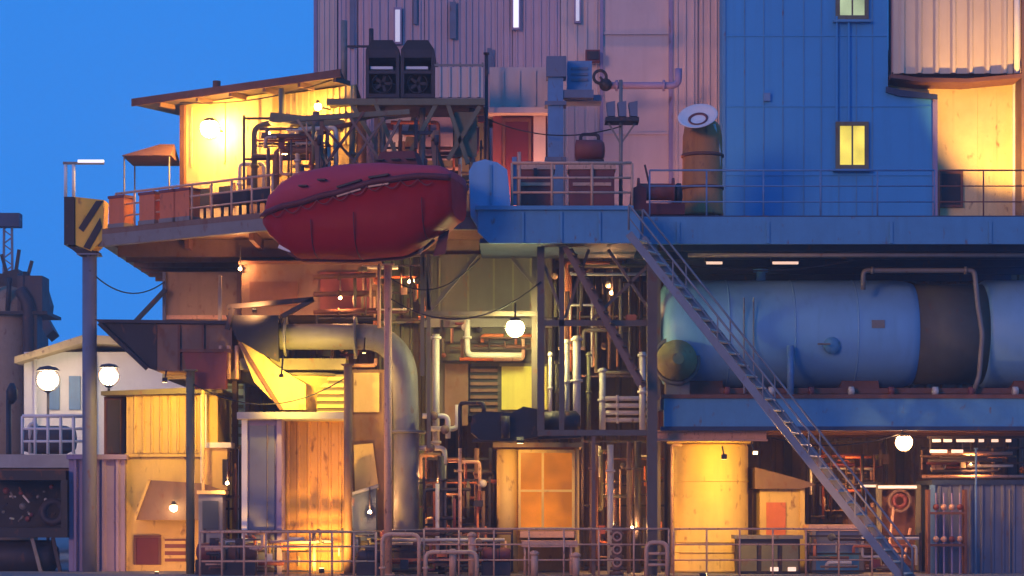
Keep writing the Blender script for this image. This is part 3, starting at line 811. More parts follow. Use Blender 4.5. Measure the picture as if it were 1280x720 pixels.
# ------------------------------------------------------------------ the lifeboat (bow to the left and away)
t = thing('lifeboat', 'dark red enclosed lifeboat hanging from davits at the deck edge', 'lifeboat', P(462,322,-2.6))
L = 5.55; bow = Vector((X(330,-1.9), -1.9, 0)); stn = Vector((X(574,-3.0), -3.0, 0))
ax = (stn-bow).normalized(); L = (stn-bow).length; sd = Vector((-ax.y, ax.x, 0))
zr = Z(325, -2.5)                                            # lowest point of the keel
def lerp_tab(tab, s):
    for (a, va), (b, vb) in zip(tab, tab[1:]):
        if s <= b: 
            k = (s-a)/(b-a); k = k*k*(3-2*k)*.5 + k*.5
            return va + (vb-va)*k
    return tab[-1][1]
WID = [(0,.12),(.05,.55),(.16,.90),(.4,1.08),(.7,1.12),(.92,1.06),(1,.95)]
KEEL = [(0,1.02),(.05,.66),(.12,.32),(.2,.06),(.5,0),(.72,.06),(.80,.22),(.9,.60),(1,1.0)]
SEAM = [(0,1.24),(.2,1.40),(.4,1.62),(.65,1.92),(.85,2.02),(1,1.98)]
TOPS = [(0,1.28),(.05,1.80),(.12,2.10),(.22,2.36),(.45,2.50),(.62,2.50),(.75,2.42),(.93,2.36),(1,2.18)]
NS = 40
def rings(zlo, zhi, shape, n=13, flip=False):
    out = []
    for i in range(NS+1):
        s = i/NS; w = lerp_tab(WID, s); z0, z1 = lerp_tab(zlo, s), lerp_tab(zhi, s); ring = []
        for j in range(n):
            k = -1 + 2*j/(n-1); h = (1-abs(k)**shape)**(1/shape)
            zz = z1 - (z1-z0)*h if not flip else z0 + (z1-z0)*h
            ring.append(bow + ax*(L*s) + sd*(w*k) + Vector((0,0,zr+zz)))
        out.append(ring)
    return out
def skin(rs):
    m = MB(); b = m.bm; R_ = [[b.verts.new(p) for p in r] for r in rs]
    for q, w in zip(R_, R_[1:]):
        for j in range(len(q)-1):
            f = b.faces.new((q[j], q[j+1], w[j+1], w[j])); f.smooth = True
        f = b.faces.new((q[0], w[0], w[-1], q[-1]))
    b.faces.new(R_[0]); b.faces.new(R_[-1][::-1])
    return m
hull = part('hull', skin(rings(KEEL, SEAM, 3.3)), 'hull_red', t)
part('canopy', skin(rings([(a, z+.004) for a, z in SEAM], TOPS, 3.8, flip=True)), 'canopy_red', t)
fm = MB()
for side in (-1, 1):
    pts = []
    for i in range(NS+1):
        s = i/NS; pts.append(bow + ax*(L*s) + sd*(side*(lerp_tab(WID, s)+.015)) + Vector((0,0,zr+lerp_tab(SEAM, s))))
    fm.pipe(pts, .085, 8, .02)
part('fender', fm, 'dark_red', t)
kp = [bow + ax*(L*i/24) + Vector((0,0,zr+lerp_tab(KEEL, i/24)-.02)) for i in range(3, 22)]
part('keel', MB().pipe(kp, .05, 8, .02), 'dark_red', hull)
def onb(s, k, z): return bow + ax*(L*s) + sd*k + Vector((0,0,zr+z))
cp = MB(); w = [onb(s_, k_, z_) for z_ in (2.25, 2.82) for s_, k_ in ((.58,-.42),(.82,-.42),(.82,.42),(.58,.42))]
w = [p if i < 4 else p + (onb(.70,0,2.82)-p)*.3 for i, p in enumerate(w)]
cup = part('cockpit', cp.hexa(w), 'dark_red', t)
for s_ in (.62, .70, .775):
    part('window', MB().bar(onb(s_-.022,-.40+.02,2.58)-sd*.075, onb(s_+.022,-.40+.02,2.58)-sd*.075, .03, .16), 'black_steel', cup)
for s0, s1 in ((.44,.56),(.60,.70),):
    a, b = onb(s0, -lerp_tab(WID,s0)-.03, lerp_tab(SEAM,s0)-.10), onb(s1, -lerp_tab(WID,s1)-.03, lerp_tab(SEAM,s1)-.10)
    part('rubbing_strip', MB().bar(a, b, .04, .06), 'rail_paint', t)
    a, b = onb(s0, -lerp_tab(WID,s0)-.01, lerp_tab(SEAM,s0)+.14), onb(s1, -lerp_tab(WID,s1)-.01, lerp_tab(SEAM,s1)+.14)
    part('hatch', MB().bar(a, b, .05, .14), 'black_steel', t)
for s_ in (.26, .36): part('porthole', MB().bar(onb(s_-.02,-lerp_tab(WID,s_)-.004,lerp_tab(SEAM,s_)+.42), onb(s_+.02,-lerp_tab(WID,s_)-.004,lerp_tab(SEAM,s_)+.42), .04, .18), 'black_steel', t)
for s_ in (.3, .52, .86):
    pts = [p + (p-onb(s_,0,1.3)).normalized()*.004 for p in [bow + ax*(L*s_) + sd*(lerp_tab(WID,s_)*k) + Vector((0,0,zr+lerp_tab(SEAM,s_)-(lerp_tab(SEAM,s_)-lerp_tab(KEEL,s_))*(1-abs(k)**3.3)**(1/3.3))) for k in (-.99,-.97,-.9,-.8,-.65,-.5,-.3,-.1)]]
    part('hull_seam', MB().pipe(pts, .016, 5, .02), 'dark_red', t)
rp = MB(); pts = []
for i in range(10):
    s0 = .08+i*.085
    for q in range(6):
        k = s0 + .085*q/6
        pts.append(onb(k, -lerp_tab(WID,k)-.05, lerp_tab(SEAM,k)-.08-.16*math.sin(math.pi*q/6)))
rp.pipe(pts, .014, 5, .004)
part('grab_rope', rp, 'maroon', t)
sk = MB(); sk.bar(onb(.86,0,.20), onb(.90,0,.90), .07, .05)
part('rudder', MB().prism([onb(.87,-.02,.05), onb(.93,-.02,.12), onb(.95,-.02,.75), onb(.90,-.02,.62)], sd*.04), 'dark_red', t)
part('propeller_guard', MB().tube(onb(.80,-.05,.12), onb(.84,-.05,.6), .05, 8), 'rail_paint', t)
part('bow_fitting', MB().bar(onb(.10,-.36,.38), onb(.17,-.5,.24), .10, .05), 'wall_white', t)
for s_ in (.2, .83): part('lifting_hook', MB().tube(onb(s_,0,lerp_tab(TOPS,s_)-.05), onb(s_,0,lerp_tab(TOPS,s_)+.25), .05, 8), 'dark_steel', t)
for s_ in (.12,.16,.2): part('hand_hoop', MB().pipe([onb(s_,-.55,lerp_tab(TOPS,s_)-.35), onb(s_,-.5,lerp_tab(TOPS,s_)-.05), onb(s_,-.3,lerp_tab(TOPS,s_)+.03)], .02, 6), 'rail_paint', t)

# ================================================================== STAIRS
def stair(label, pa, pb, lat, width, n, mat, tread_mat, rail=1.0, name='stair', sh=.26):
    """straight flight from pa (top, near stringer) to pb (foot); lat = sideways direction of the treads"""
    t = thing(name, label, 'stair', pb); pa, pb, lat = Vector(pa), Vector(pb), Vector(lat).normalized()*width
    for k in (0, 1):
        part('stringer', MB().bar(pa+lat*k, pb+lat*k, sh, .05), mat, t)
    for i in range(n):
        q = pa.lerp(pb, (i+.6)/n); d = Vector(((pb-pa).x, (pb-pa).y, 0)).normalized()*.12
        l0, l1 = lat*.03, lat*.97
        part('tread', MB().prism([q+l0-d, q+l1-d, q+l1+d, q+l0+d], Vector((0,0,.035))), tread_mat, t)
    if rail:
        for k in (0, 1):
            h = Vector((0,0,rail))
            part('handrail', MB().pipe([pa+lat*k+Vector((0,0,.1)), pa+lat*k+h, pb+lat*k+h, pb+lat*k+Vector((0,0,.1))], .03, 8), mat, t)
            part('mid_rail', MB().tube(pa+lat*k+h*.55, pb+lat*k+h*.55, .02, 6), mat, t)
            for j in range(1, 6):
                q = pa.lerp(pb, j/6)+lat*k; part('baluster', MB().tube(q, q+h, .022, 6), mat, t)
    return t
pa, pb = P(786, 292, -2.4), P(1128, 722, -4.6); pb.z = 0.02
stair('long steep grey stair from the landing down to the quay', pa, pb, (.42, .9, 0), 1.0, 30, 'stair_grey', 'pale_pipe', .78, sh=.2)
pa, pb = P(706, 308, -1.2), P(800, 482, -1.6)
stair('short steep brown ladder stair between the pipe racks', pa, pb, (.25, .95, 0), .6, 12, 'brown_steel', 'brown_steel', 0, sh=.15)

floodlight('added floodlight at the end of the channel beam lighting the long stair', P(944,566,-.9), P(1010,600,-3.9), 300, (1,.52,.14), 110, 'lower floodlights', size=.12, mount=(0,.8,.3))  # extra lamp added only to brighten the stair
floodlight('added floodlight on the quay before the yellow tank aimed at the long stair', (X(880,-8), -8, .24), P(1036,632,-3.9), 1700, (1,.46,.11), 27, 'lower floodlights', size=.12)  # lamp added at the lower frame edge to warm the lower flight

# ================================================================== BLUE DRUM
t = thing('drum', 'long blue horizontal drum with a dark recessed band, on saddles', 'drum', P(1040, 495, 3.0))
Yd = 3.0; cz = Z(418, Yd); r = 67*S(Yd)
def xd(px): return X(px, Yd)
part('shell', MB().lathe([(r*.3,0),(r*.72,.06),(r*.93,.22),(r,.5),(r,xd(1112)-xd(820)),(r*.985,xd(1128)-xd(820)),(r*.94,xd(1138)-xd(820)),(r*.86,xd(1141)-xd(820))], (xd(820), Yd, cz), 'X', 56), 'blue_drum', t)
part('neck', MB().lathe([(r*.93,0),(r*.93,xd(1226)-xd(1139))], (xd(1139), Yd, cz), 'X', 48), 'drum_band', t)
part('shell', MB().lathe([(r*.86,0),(r*.97,.03),(r,.12),(r,xd(1420)-xd(1224))], (xd(1224), Yd, cz), 'X', 56), 'blue_drum', t, 'blue drum section right of the dark band')
for px in (905, 985, 1062): part('weld_band', MB().lathe([(r,0),(r*1.008,.01),(r*1.008,.04),(r,.05)], (xd(px), Yd, cz), 'X', 56), 'blue_drum', t)
mh = part('manhole', MB().lathe([(.02,-.12),(.24,-.12),(.24,-.06),(.19,-.05),(.19,.3),(.02,.3)], Vector((xd(1030), Yd-r*.93, cz-r*.28)), 'Y', 22), 'blue_paint', t)
part('handle', MB().tube(P(1022,430,1.25), P(1038,430,1.25), .03, 6), 'grey_steel', mh)
part('nozzle', MB().lathe([(.14,0),(.14,.25),(.22,.26),(.22,.34),(.02,.34)], Vector((xd(950), Yd-.2, cz+r-.03)), 'Z', 18), 'blue_paint', t)
part('ladder', MB().tube(P(930,492,1.35), P(930,372,1.35), .025, 6).tube(P(942,492,1.35), P(942,372,1.35), .025, 6), 'stair_grey', t)
part('name_plate', MB().pb(1090, 400, 1106, 410, Yd-r-.02, Yd-r+.05), 'grey_steel', t)
for px in (880, 1075, 1290):
    part('saddle', MB().poly([(px-26,497),(px-22,470),(px+22,470),(px+26,497)], Yd-.7, Yd+.7), 'rust_steel', t)
part('support_post', MB().tube(P(988,497,1.3), P(988,432,1.3), .10, 12), 'blue_rail', t)
part('skirt_beam', MB().pb(900, 485, 1360, 492, 1.5, 1.7), 'rust_steel', t)
for i, px in enumerate((905, 960, 1010, 1060, 1110, 1165, 1210, 1265)):
    part('roller', MB().lathe([(.05,0),(.13,.02),(.13,.16),(.05,.18)], P(px, 489, 1.32), 'X', 14), 'pale_pipe' if i % 2 else 'maroon', t)
pipe_run('grey hoop of pipe over the dark band of the drum', [(1079,362,1.2),(1079,338,1.2),(1218,338,1.2),(1222,380,1.1),(1228,418,1.05),(1224,470,1.2),(1216,494,1.3)], .07, 'grey_steel', flanges=((1,.08),(1,.92)))
t = thing('end_cover', 'yellow-green conical drum end cover behind the long stair', 'cover', P(848, 492, 1.2))
part('cone', MB().lathe([(.16,-.62),(.18,-.5),(.30,-.34),(.58,0),(.58,.2)], P(846,450,1.4), 'Y', 26), 'end_olive', t)
part('flange', MB().lathe([(.58,.21),(.70,.21),(.70,.32),(.58,.32)], P(846,450,1.4), 'Y', 26), 'grey_steel', t)
part('stand', MB().pb(832, 470, 862, 496, 1.75, 2.2), 'grey_steel', t)
# small lights tucked beneath the upper deck
for px, w, lab in ((893, 10, 'small warm strip light under the deck, nearest the stair head'), (982, 16, 'small warm strip light under the deck, above the middle of the drum')):
    t = thing('strip_light', lab, 'lamp', P(px,326,1.9), 'strip lights under the blue deck')
    part('tube', MB().pb(px-w, 327, px+w, 330, 1.9, 1.98), 'tube_warm', t)
    part('housing', MB().pb(px-w-2, 322, px+w+2, 326.7, 1.88, 2.1), 'dark_steel', t)

# ================================================================== MIDDLE BAY (under the landing)
t = thing('panel_house', 'dim grey panelled house under the landing', 'building', P(612, 520, 4.0))
part('wall', MB().pb(532, 318, 690, 520, 4.0, 8.5), 'olive_grey', t)
for px in (548, 584, 616, 640, 662): part('panel_rib', MB().pb(px, 322, px+2.5, 398, 3.95, 3.997), 'olive_steel', t)
part('beam', MB().pb(528, 398, 692, 409, 3.7, 3.99), 'grey_steel', t)
part('lower_wall', MB().pb(556, 455, 585, 532, 3.9, 3.996), 'brown_steel', t)
lv = part('louvre', MB().pb(588, 458, 622, 520, 3.92, 3.995), 'black_steel', t)
for k in range(7): part('slat', MB().pb(588, 461+k*8.3, 622, 465+k*8.3, 3.84, 3.917), 'brown_steel', lv)
part('lit_panel', MB().pb(627, 458, 684, 512, 3.88, 3.995), 'lime_panel', t)
part('panel_frame', MB().pb(624, 454, 687, 457.6, 3.86, 3.996).pb(684.2, 458, 687, 512, 3.86, 3.996), 'olive_steel', t)
t = thing('bulkhead', 'dull olive ribbed bulkhead behind the tall pinkish post', 'wall', P(505,719,4.6))
part('sheet', MB().pribs(474, 531, 322, 719, 4.6, .3, .05), 'olive_steel', t)
part('frame', MB().pb(474, 398, 531, 404, 4.4, 4.54), 'grey_steel', t)
# steel trestle that carries the landing
t = thing('trestle', 'braced grey steel trestle holding up the landing', 'trestle', P(750, 719, -.6))
for px, w in ((676, .1), (815, .14), (702, .07)):
    a = P(px, 719 if px > 800 else 538, -.6); part('column', MB().bar(a, P(px, 306, -.6), w*2, w*2), 'trestle_grey', t)
for px in (668, 822): part('rear_column', MB().bar(P(px, 716 if px > 800 else 530, 1.8), P(px, 316, 1.8), .16, .16), 'trestle_grey', t)
for a, b in (((680,404),(812,404)), ((672,541),(812,541))): part('beam', MB().bar(P(*a,-.6), P(*b,-.6), .16, .14), 'trestle_grey', t)
part('column', MB().bar(P(742,719,-.6), P(742,545,-.6), .1, .1), 'brown_steel', t)
for a, b in (((706,398),(736,312)),((815,392),(760,312)),((680,330),(704,398)),((740,400),(812,330))): part('brace', MB().bar(P(*a,-.5), P(*b,-.5), .08, .08), 'trestle_grey', t)
t = thing('trestle', 'thin braced grey trestle between the lifeboat and the landing', 'trestle', P(560, 719, .6))
for px in (536, 528): part('column', MB().bar(P(px, 470 if px == 528 else 560, .6), P(px, 318, .6), .11, .11), 'trestle_grey', t)
for a, b in (((538,388),(596,318)),((530,322),(536,388)),((640,322),(668,355))): part('brace', MB().bar(P(*a,.6), P(*b,.6), .11, .11), 'trestle_grey', t)
part('beam', MB().bar(P(526,392,.6), P(672,392,.6), .12, .12), 'trestle_grey', t)

wall_lamp('blazing greenish white globe lamp under the landing', P(644,410,.2), .24, 'globe_green', arm=(0,.2,.7))
pipe_run('pale thick upright pipe left of the louvred panel', [(545,560,1.5),(545,418,1.5)], .10, 'pale_pipe', 'upright pipes of the middle bay', ((0,.05),(0,.97)))
pipe_run('pale pipe with a square bend under the globe lamp', [(584,400,2.6),(584,444,2.6),(652,444,2.6)], .085, 'pale_pipe', flanges=((0,.5),))
for px, y0, y1, r, Y, mat, lab in (
    (688, 440, 530, .05, .9, 'pale_pipe', 'thin pale upright pipe nearest the lit yellow-green panel'),
    (696, 450, 530, .045, 1.1, 'olive_steel', 'thin olive upright pipe next to the lit panel'),
    (709, 424, 530, .07, .6, 'pale_pipe', 'pale upright pipe with bracket top, left of the tallest'),
    (721, 420, 532, .11, .5, 'pale_pipe', 'thickest pale upright pipe in front of the ladder stair'),
    (736, 440, 540, .06, 1.4, 'olive_steel', 'olive upright pipe just right of the thickest pale pipe'),
    (753, 460, 540, .09, 1.2, 'pale_pipe', 'short pale upright pipe behind the ladder stair'),
    (803, 440, 540, .09, .4, 'pale_pipe', 'pale upright pipe beside the trestle column')):
    pipe_run(lab, [(px,y1,Y),(px,y0,Y)], r, mat, 'upright pipes of the middle bay', ((0,.5),(0,.96)))
for k in range(4):
    pipe_run(['topmost yellow-green level pipe right of the ladder foot','second yellow-green level pipe right of the ladder foot','third yellow-green level pipe right of the ladder foot','lowest yellow-green level pipe right of the ladder foot'][k],
             [(756,498+k*9,1.0+k*.1),(808,498+k*9,1.0+k*.1)], .065, 'pale_pipe', 'level pipes of the middle bay', ((0,.3),))
# dark machine hung above the amber bay
t = thing('compressor', 'dark lumpy machine on brackets above the amber bay', 'machine', P(655, 552, -.3))
part('body', MB().poly([(590,520),(606,514),(640,516),(654,508),(676,512),(678,545),(640,552),(600,550),(588,540)], -.3, .9), 'black_steel', t)
part('motor', MB().lathe([(.1,-.55),(.27,-.5),(.30,-.2),(.30,.4),(.16,.52)], P(702,527,.1), 'X', 18), 'dark_steel', t)
part('cylinder', MB().tube(P(632,548,-.5), P(632,520,-.5), .12, 14), 'dark_steel', t)
part('pipe', MB().pipe([P(605,516,-.2), P(605,504,-.2), P(575,504,.4), P(575,560,.4)], .06, 8), 'dark_steel', t)
part('bracket', MB().bar(P(590,551,.2), P(726,545,.2), .10, .3), 'dark_steel', t)

# amber bay: lit room behind a glazed frame, with a rounded yellow column
t = thing('amber_booth', 'amber-lit booth with a four-pane window and rounded yellow corner', 'booth', P(672, 719, 1.6))
part('side_wall', MB().lathe([(.30,0),(.30,3.52)], Vector((X(634,1.9), 1.9, .02)), 'Z', 24), 'wall_yellow', t)
part('roof', MB().pb(616, 553, 728, 559, 1.2, 4.6), 'brown_steel', t)
part('rear_wall', MB().pb(640, 560, 722, 719, 4.3, 4.5), 'wall_yellow', t)
part('side_wall', MB().pb(719, 559.5, 724, 719, 1.6, 4.29), 'wall_yellow', t)
part('floor_plate', MB().pb(650, 664, 718, 672, 1.5, 4.29), 'rail_paint', t)
wf = part('window_frame', MB().pb(648, 562, 651, 663, 1.5, 1.62).pb(715, 562, 718.5, 663, 1.5, 1.62).pb(651.1, 562, 714.9, 566, 1.502, 1.62).pb(651.1, 659, 714.9, 663, 1.502, 1.62), 'wall_yellow', t)
part('mullion', MB().pb(677, 566.1, 680, 658.9, 1.52, 1.6), 'wall_yellow', wf)
part('mullion', MB().pb(651.1, 612, 676.9, 615, 1.522, 1.6).pb(680.1, 612, 714.9, 615, 1.522, 1.6), 'wall_yellow', wf)
part('pane', MB().pb(651.1, 566.1, 714.9, 658.9, 1.606, 1.614), 'pane_orange', wf)
floodlight('floodlight above the amber booth window', P(650,552,-.5), P(640,650,1.6), 300, (1,.55,.13), 120, 'lower floodlights', size=.16, mount=(0,.4,.1))

t = thing('work_table', 'pinkish work table in front of the amber booth', 'table', P(690, 719, -.1))
part('top', MB().pb(652, 676, 722, 684, -.2, .7), 'rail_paint', t)
for px in (656, 714):
    for y_ in (-.15, .6): part('leg', MB().tube((X(px,-.2), y_, .01), (X(px,-.2), y_, Z(684,-.2)), .035, 8), 'rail_paint', t)

# wellhead style valve stack and nearby uprights
t = thing('valve_stack', 'stack of flanged valves standing right of the amber booth', 'valve', P(771, 719, .2))
b0 = Vector((X(771,.2), .2, .01)); prof = [(.20,0),(.20,.08),(.11,.09)]
for k in range(4):
    z_ = .12+k*.32; prof += [(.11,z_),(.19,z_+.01),(.19,z_+.09),(.13,z_+.10),(.15,z_+.2),(.11,z_+.27)]
part('body', MB().lathe(prof, b0, 'Z', 20), 'brown_steel', t)
for k in range(3):
    z_ = .34+k*.36; c = b0+Vector((0,-.22,z_))
    part('hand_wheel', MB().lathe([(.09,0),(.14,0),(.14,.03),(.09,.03)], c, 'Y', 18), 'rail_paint', t)
    part('stem', MB().tube(c, c+Vector((0,.2,0)), .025, 8), 'grey_steel', t)
for px, y0, Y, r, mat, lab in ((763,556,1.0,.09,'pale_pipe','pale lit upright pipe above the valve stack'),(740,552,1.8,.07,'brown_steel','brown upright pipe at the side of the amber booth'),(786,552,1.6,.06,'brown_steel','brown upright pipe right of the valve stack'),(797,552,2.2,.10,'dark_steel','dark upright pipe in the gap before the yellow tank'),(812,540,.7,.05,'pale_pipe','thin pale upright pipe beside the yellow tank'),(575,556,.8,.05,'rail_paint','thin pinkish upright pipe left of the amber booth'),(552,570,1.2,.1,'dark_steel','dark upright pipe left of the amber booth'),(596,560,1.8,.07,'rust_steel','rusty upright pipe left of the amber booth')):
    pipe_run(lab, [(px,719,Y),(px,y0,Y)], r, mat, 'lower upright pipes', ((0,.35),(0,.8)))

# ================================================================== RIGHT LOWER BAY
t = thing('yellow_tank', 'tall yellow-lit upright tank beneath the slab deck', 'tank', P(890, 719, 2.6))
rt = 48*S(2.6); bt = Vector((X(888,2.6), 2.6+rt*.2, 0.01))
part('shell', MB().lathe([(rt*1.04,0),(rt*1.04,.08),(rt,.09),(rt,3.62),(rt*.96,3.70)], bt, 'Z', 48), 'wall_yellow', t)
part('roof', MB().lathe([(rt*1.12,3.72),(rt*1.12,3.78),(rt*.2,3.92)], bt, 'Z', 48), 'wall_yellow', t)
for z_ in (.55, .85, 2.6): part('hoop', MB().lathe([(rt+.002,0),(rt+.02,.01),(rt+.02,.04),(rt+.002,.05)], bt+Vector((0,0,z_)), 'Z', 48), 'wall_yellow', t)
part('gauge_pipe', MB().pipe([P(840,719,1.7), P(840,556,1.7), P(852,556,1.7)], .045, 8), 'rail_paint', t)
t = thing('eave_beam', 'warm-lit channel beam above the yellow tank', 'beam', P(880, 548, .3))
part('web', MB().pb(822, 540, 958, 549, .35, .45), 'rail_paint', t); part('flange_plate', MB().pb(820, 537.8, 960, 539.8, .2, .6), 'rail_paint', t); part('flange_plate', MB().pb(820, 549.2, 960, 551, .2, .6), 'rail_paint', t)
floodlight('floodlight under the slab deck lighting the yellow tank', P(905,572,-.4), P(895,640,2.2), 620, (1,.56,.08), 130, 'lower floodlights', size=.13, mount=(0,.5,.3))
t = thing('orange_booth', 'small orange-lit booth with sloping roof right of the yellow tank', 'booth', P(972, 719, 2.6))
part('wall', MB().pb(950, 610, 1001, 719, 2.6, 4.6), 'wall_yellow', t)
part('roof', MB().poly([(944,584),(1004,600),(1020,606),(1004,611),(944,611)], 2.3, 4.7), 'brown_steel', t)
d_ = part('door', MB().pb(958, 628, 982, 719, 2.55, 2.597), 'orange_paint', t)
part('handle', MB().pb(978, 672, 980, 682, 2.50, 2.548), 'dark_steel', d_)
part('corner_post', MB().pb(1000, 606, 1006, 719, 2.5, 2.62), 'wall_yellow', t)
t = thing('equipment_cabinet', 'dark low cabinet with pale top before the orange booth', 'cabinet', P(960, 719, .8))
part('case', MB().pb(922, 674, 1000, 719, .8, 1.6), 'dark_steel', t); part('top', MB().pb(918, 669, 1004, 673.6, .75, 1.65), 'grey_steel', t)
for k, px in enumerate((926, 952, 978)): part('door', MB().pb(px, 680, px+20, 714, .76, .797), 'olive_steel', t)
for px in (968, 990): part('indicator', MB().pb(px-5, 709, px+5, 714, .72, .758), 'tube_warm', t)
t = thing('steel_crate', 'blue-grey steel crate standing right of the orange booth', 'crate', P(1045, 719, 1.4))
part('body', MB().pb(1014, 664, 1080, 719, 1.4, 2.9), 'slate', t); part('lid', MB().pb(1011, 656, 1083, 663.6, 1.34, 2.96), 'rail_paint', t)
part('front_plate', MB().pb(1020, 690, 1074, 716, 1.36, 1.397), 'blue_paint', t)
for px in (1014, 1074): part('corner_post', MB().pb(px, 664, px+6, 719, 1.345, 1.398), 'grey_steel', t)
wall_lamp('blazing amber globe lamp under the slab deck', P(1130,553,.2), .22, 'globe_amber', arm=(0,.3,.35))
t = thing('strip_light', 'row of small pinkish lights under the right end of the slab deck', 'lamp', P(1200, 560, .9))
part('channel', MB().pb(1160, 545, 1290, 548, .9, 1.05), 'dark_steel', t)
for i, (a, b) in enumerate(((1166,1176),(1180,1190),(1196,1218),(1224,1230),(1240,1248),(1258,1264))):
    part('tube', MB().pb(a, 549, b, 552.5, .92, 1.0), 'tube_warm', t)
for i, (a, b) in enumerate(((1163,1184),(1190,1204))):
    part('tube', MB().pb(a, 562, b, 566, .96, 1.04), 'tube_warm', t)
part('hanger', MB().pb(1162, 548.2, 1164, 561.8, .97, 1.0).pb(1203, 552.8, 1205, 561.8, .97, 1.0), 'dark_steel', t)
t = thing('hose_reel', 'pinkish hose reel in a rusty frame behind the foot of the stair', 'reel', P(1124, 719, 2.2))
part('frame', MB().pb(1096, 606, 1102, 719, 2.2, 2.35).pb(1145, 606, 1151, 719, 2.2, 2.35).pb(1102.1, 606, 1144.9, 612, 2.2, 2.34), 'olive_steel', t)
part('backing', MB().pb(1103, 613, 1144, 716, 2.5, 2.55), 'rust_steel', t)
part('rim', MB().lathe([(.26,0),(.34,0),(.34,.1),(.26,.1)], P(1125,626,2.1), 'Y', 26), 'brown_steel', t)
part('hose', MB().lathe([(.12,0),(.22,0),(.22,.12),(.12,.12)], P(1125,626,2.12), 'Y', 24), 'maroon', t)
part('hose_end', MB().pipe([P(1117,634,2.1), P(1112,680,2.1), P(1130,700,2.1), P(1138,660,2.1)], .04, 8), 'rail_paint', t)
part('lamp_tube', MB().pb(1098, 607, 1146, 610.5, 2.14, 2.197), 'tube_warm', t)
t = thing('container', 'dark blue ribbed container at the right edge of the quay', 'container', P(1240, 719, 2.0))
part('body', MB().pribs(1168, 1340, 606, 719, 1.9, .3, .05), 'slate', t)
part('roof', MB().pb(1165, 600, 1340, 606, 1.8, 4.2), 'navy_dark', t)
part('corner_post', MB().pb(1163, 606.2, 1169, 719, 1.8, 2.0), 'blue_rail', t)
part('side', MB().pb(1170, 606.2, 1340, 719, 1.97, 4.1), 'navy_dark', t)
for px in (1212, 1262): part('lock_rod', MB().tube(P(px,716,1.8), P(px,612,1.8), .02, 6), 'grey_steel', t)
pole('post', 'thin pale post in front of the blue container', 'post', 1220, 560, 719, 1.0, .03, 'blue_rail')
for i, (px, py, w, h, Y, lab) in enumerate(((1180,640,26,30,1.3,'upper pinkish valve rack left of the container'),)):
    pass
t = thing('valve_rack', 'dark rack of small pinkish valves before the container', 'rack', P(1184, 719, 1.0))
part('frame', MB().pb(1160, 612, 1163, 719, .9, 1.3).pb(1206, 612, 1209, 719, .9, 1.3).pb(1163.1, 640, 1205.9, 643, .92, 1.28).pb(1163.1, 680, 1205.9, 683, .92, 1.28), 'rust_steel', t)
for k in range(8):
    px = 1170+(k%4)*10; py = 634 if k < 4 else 674
    part('valve', MB().ball(P(px,py,1.05), .09, 10), 'rail_paint' if k%3 else 'maroon', t)
for k in range(4): part('pipe', MB().tube(P(1170+k*10,719,1.05), P(1170+k*10,616,1.05), .03, 6), 'purple_grey', t)
t = thing('pallet_box', 'brown open box on the floor beyond the stair foot', 'box', P(1075, 719, 4.2))
part('body', MB().pb(1060, 640, 1094, 714, 4.2, 5.2), 'brown_steel', t); part('rim', MB().pb(1057, 634, 1097, 639.8, 4.15, 5.25), 'rust_steel', t)
for k, (px, py) in enumerate(((1080,608),)):
    t = thing('strip_light', 'short lit tube on the wall above the steel crate', 'lamp', P(px, py, 3.9)); part('tube', MB().pb(1076,606,1098,609,3.8,3.88), 'tube_warm', t); part('housing', MB().pb(1074,602,1100,605.7,3.8,4.0), 'dark_steel', t)

# ================================================================== LEFT LOWER BAY
t = thing('leg_tower', 'brown weathered box tower standing under the upper deck', 'tower', P(255, 480, 5.0))
part('wall', MB().pb(206, 340, 300, 474, 5.0, 9.0), 'tan_tank', t)
part('corner_post', MB().pb(203, 340, 207, 474, 4.9, 5.2), 'slate', t)
part('corner_post', MB().pb(296, 340, 301, 474, 4.9, 5.2), 'brown_steel', t)
part('band', MB().pb(208, 394, 295.8, 399, 4.93, 4.997), 'rail_paint', t)
part('brace', MB().bar(P(207,362,4.8), P(160,412,4.4), .13, .13), 'navy_dark', t)
part('column', MB().pb(232, 474.3, 240, 716, 6, 6.4), 'brown_steel', t)
part('column', MB().pb(290, 474.3, 296, 716, 6, 6.4), 'brown_steel', t)

t = thing('hopper', 'dark brown trough hopper with a long sloping left lip', 'hopper', P(220, 470, 1.4))
part('side_plate', MB().poly([(122,402),(196,404),(196,463),(183,459)], 1.4, 3.4), 'black_steel', t)  # dark paint stands for the unlit left end of the trough
part('front_plate', MB().poly([(196.2,405),(290,405),(290,440),(276,464),(196.2,464)], 1.42, 3.4), 'brown_steel', t)  # lighter brown puts the lamplit part of the trough into the paint
part('lip', MB().poly([(118,399),(292,401),(292,405),(124,403)], 1.3, 3.5), 'dark_steel', t)
part('frame', MB().bar(P(124,404,1.33), P(184,461,1.33), .12, .1), 'black_steel', t)
for px in (222, 252): part('stiffener', MB().pb(px, 406, px+3, 462, 1.35, 1.417), 'rust_steel', t)
part('hanger', MB().bar(P(275,404,1.8), P(275,345,2.6), .1, .1), 'grey_steel', t)
t = thing('drop_box', 'pinkish rust drop box under the trough hopper', 'chute', P(258, 490, 1.9))
part('body', MB().poly([(228,440),(284,440),(282,486),(240,486)], 1.0, 1.38), 'maroon', t)
for px in (276, 286, 296): part('hanging_pipe', MB().tube(P(px,432,1.2), P(px,474,1.2), .06, 8), 'rail_paint', t)
part('flange', MB().pb(224, 436, 288, 440, .95, 1.385), 'rust_steel', t)

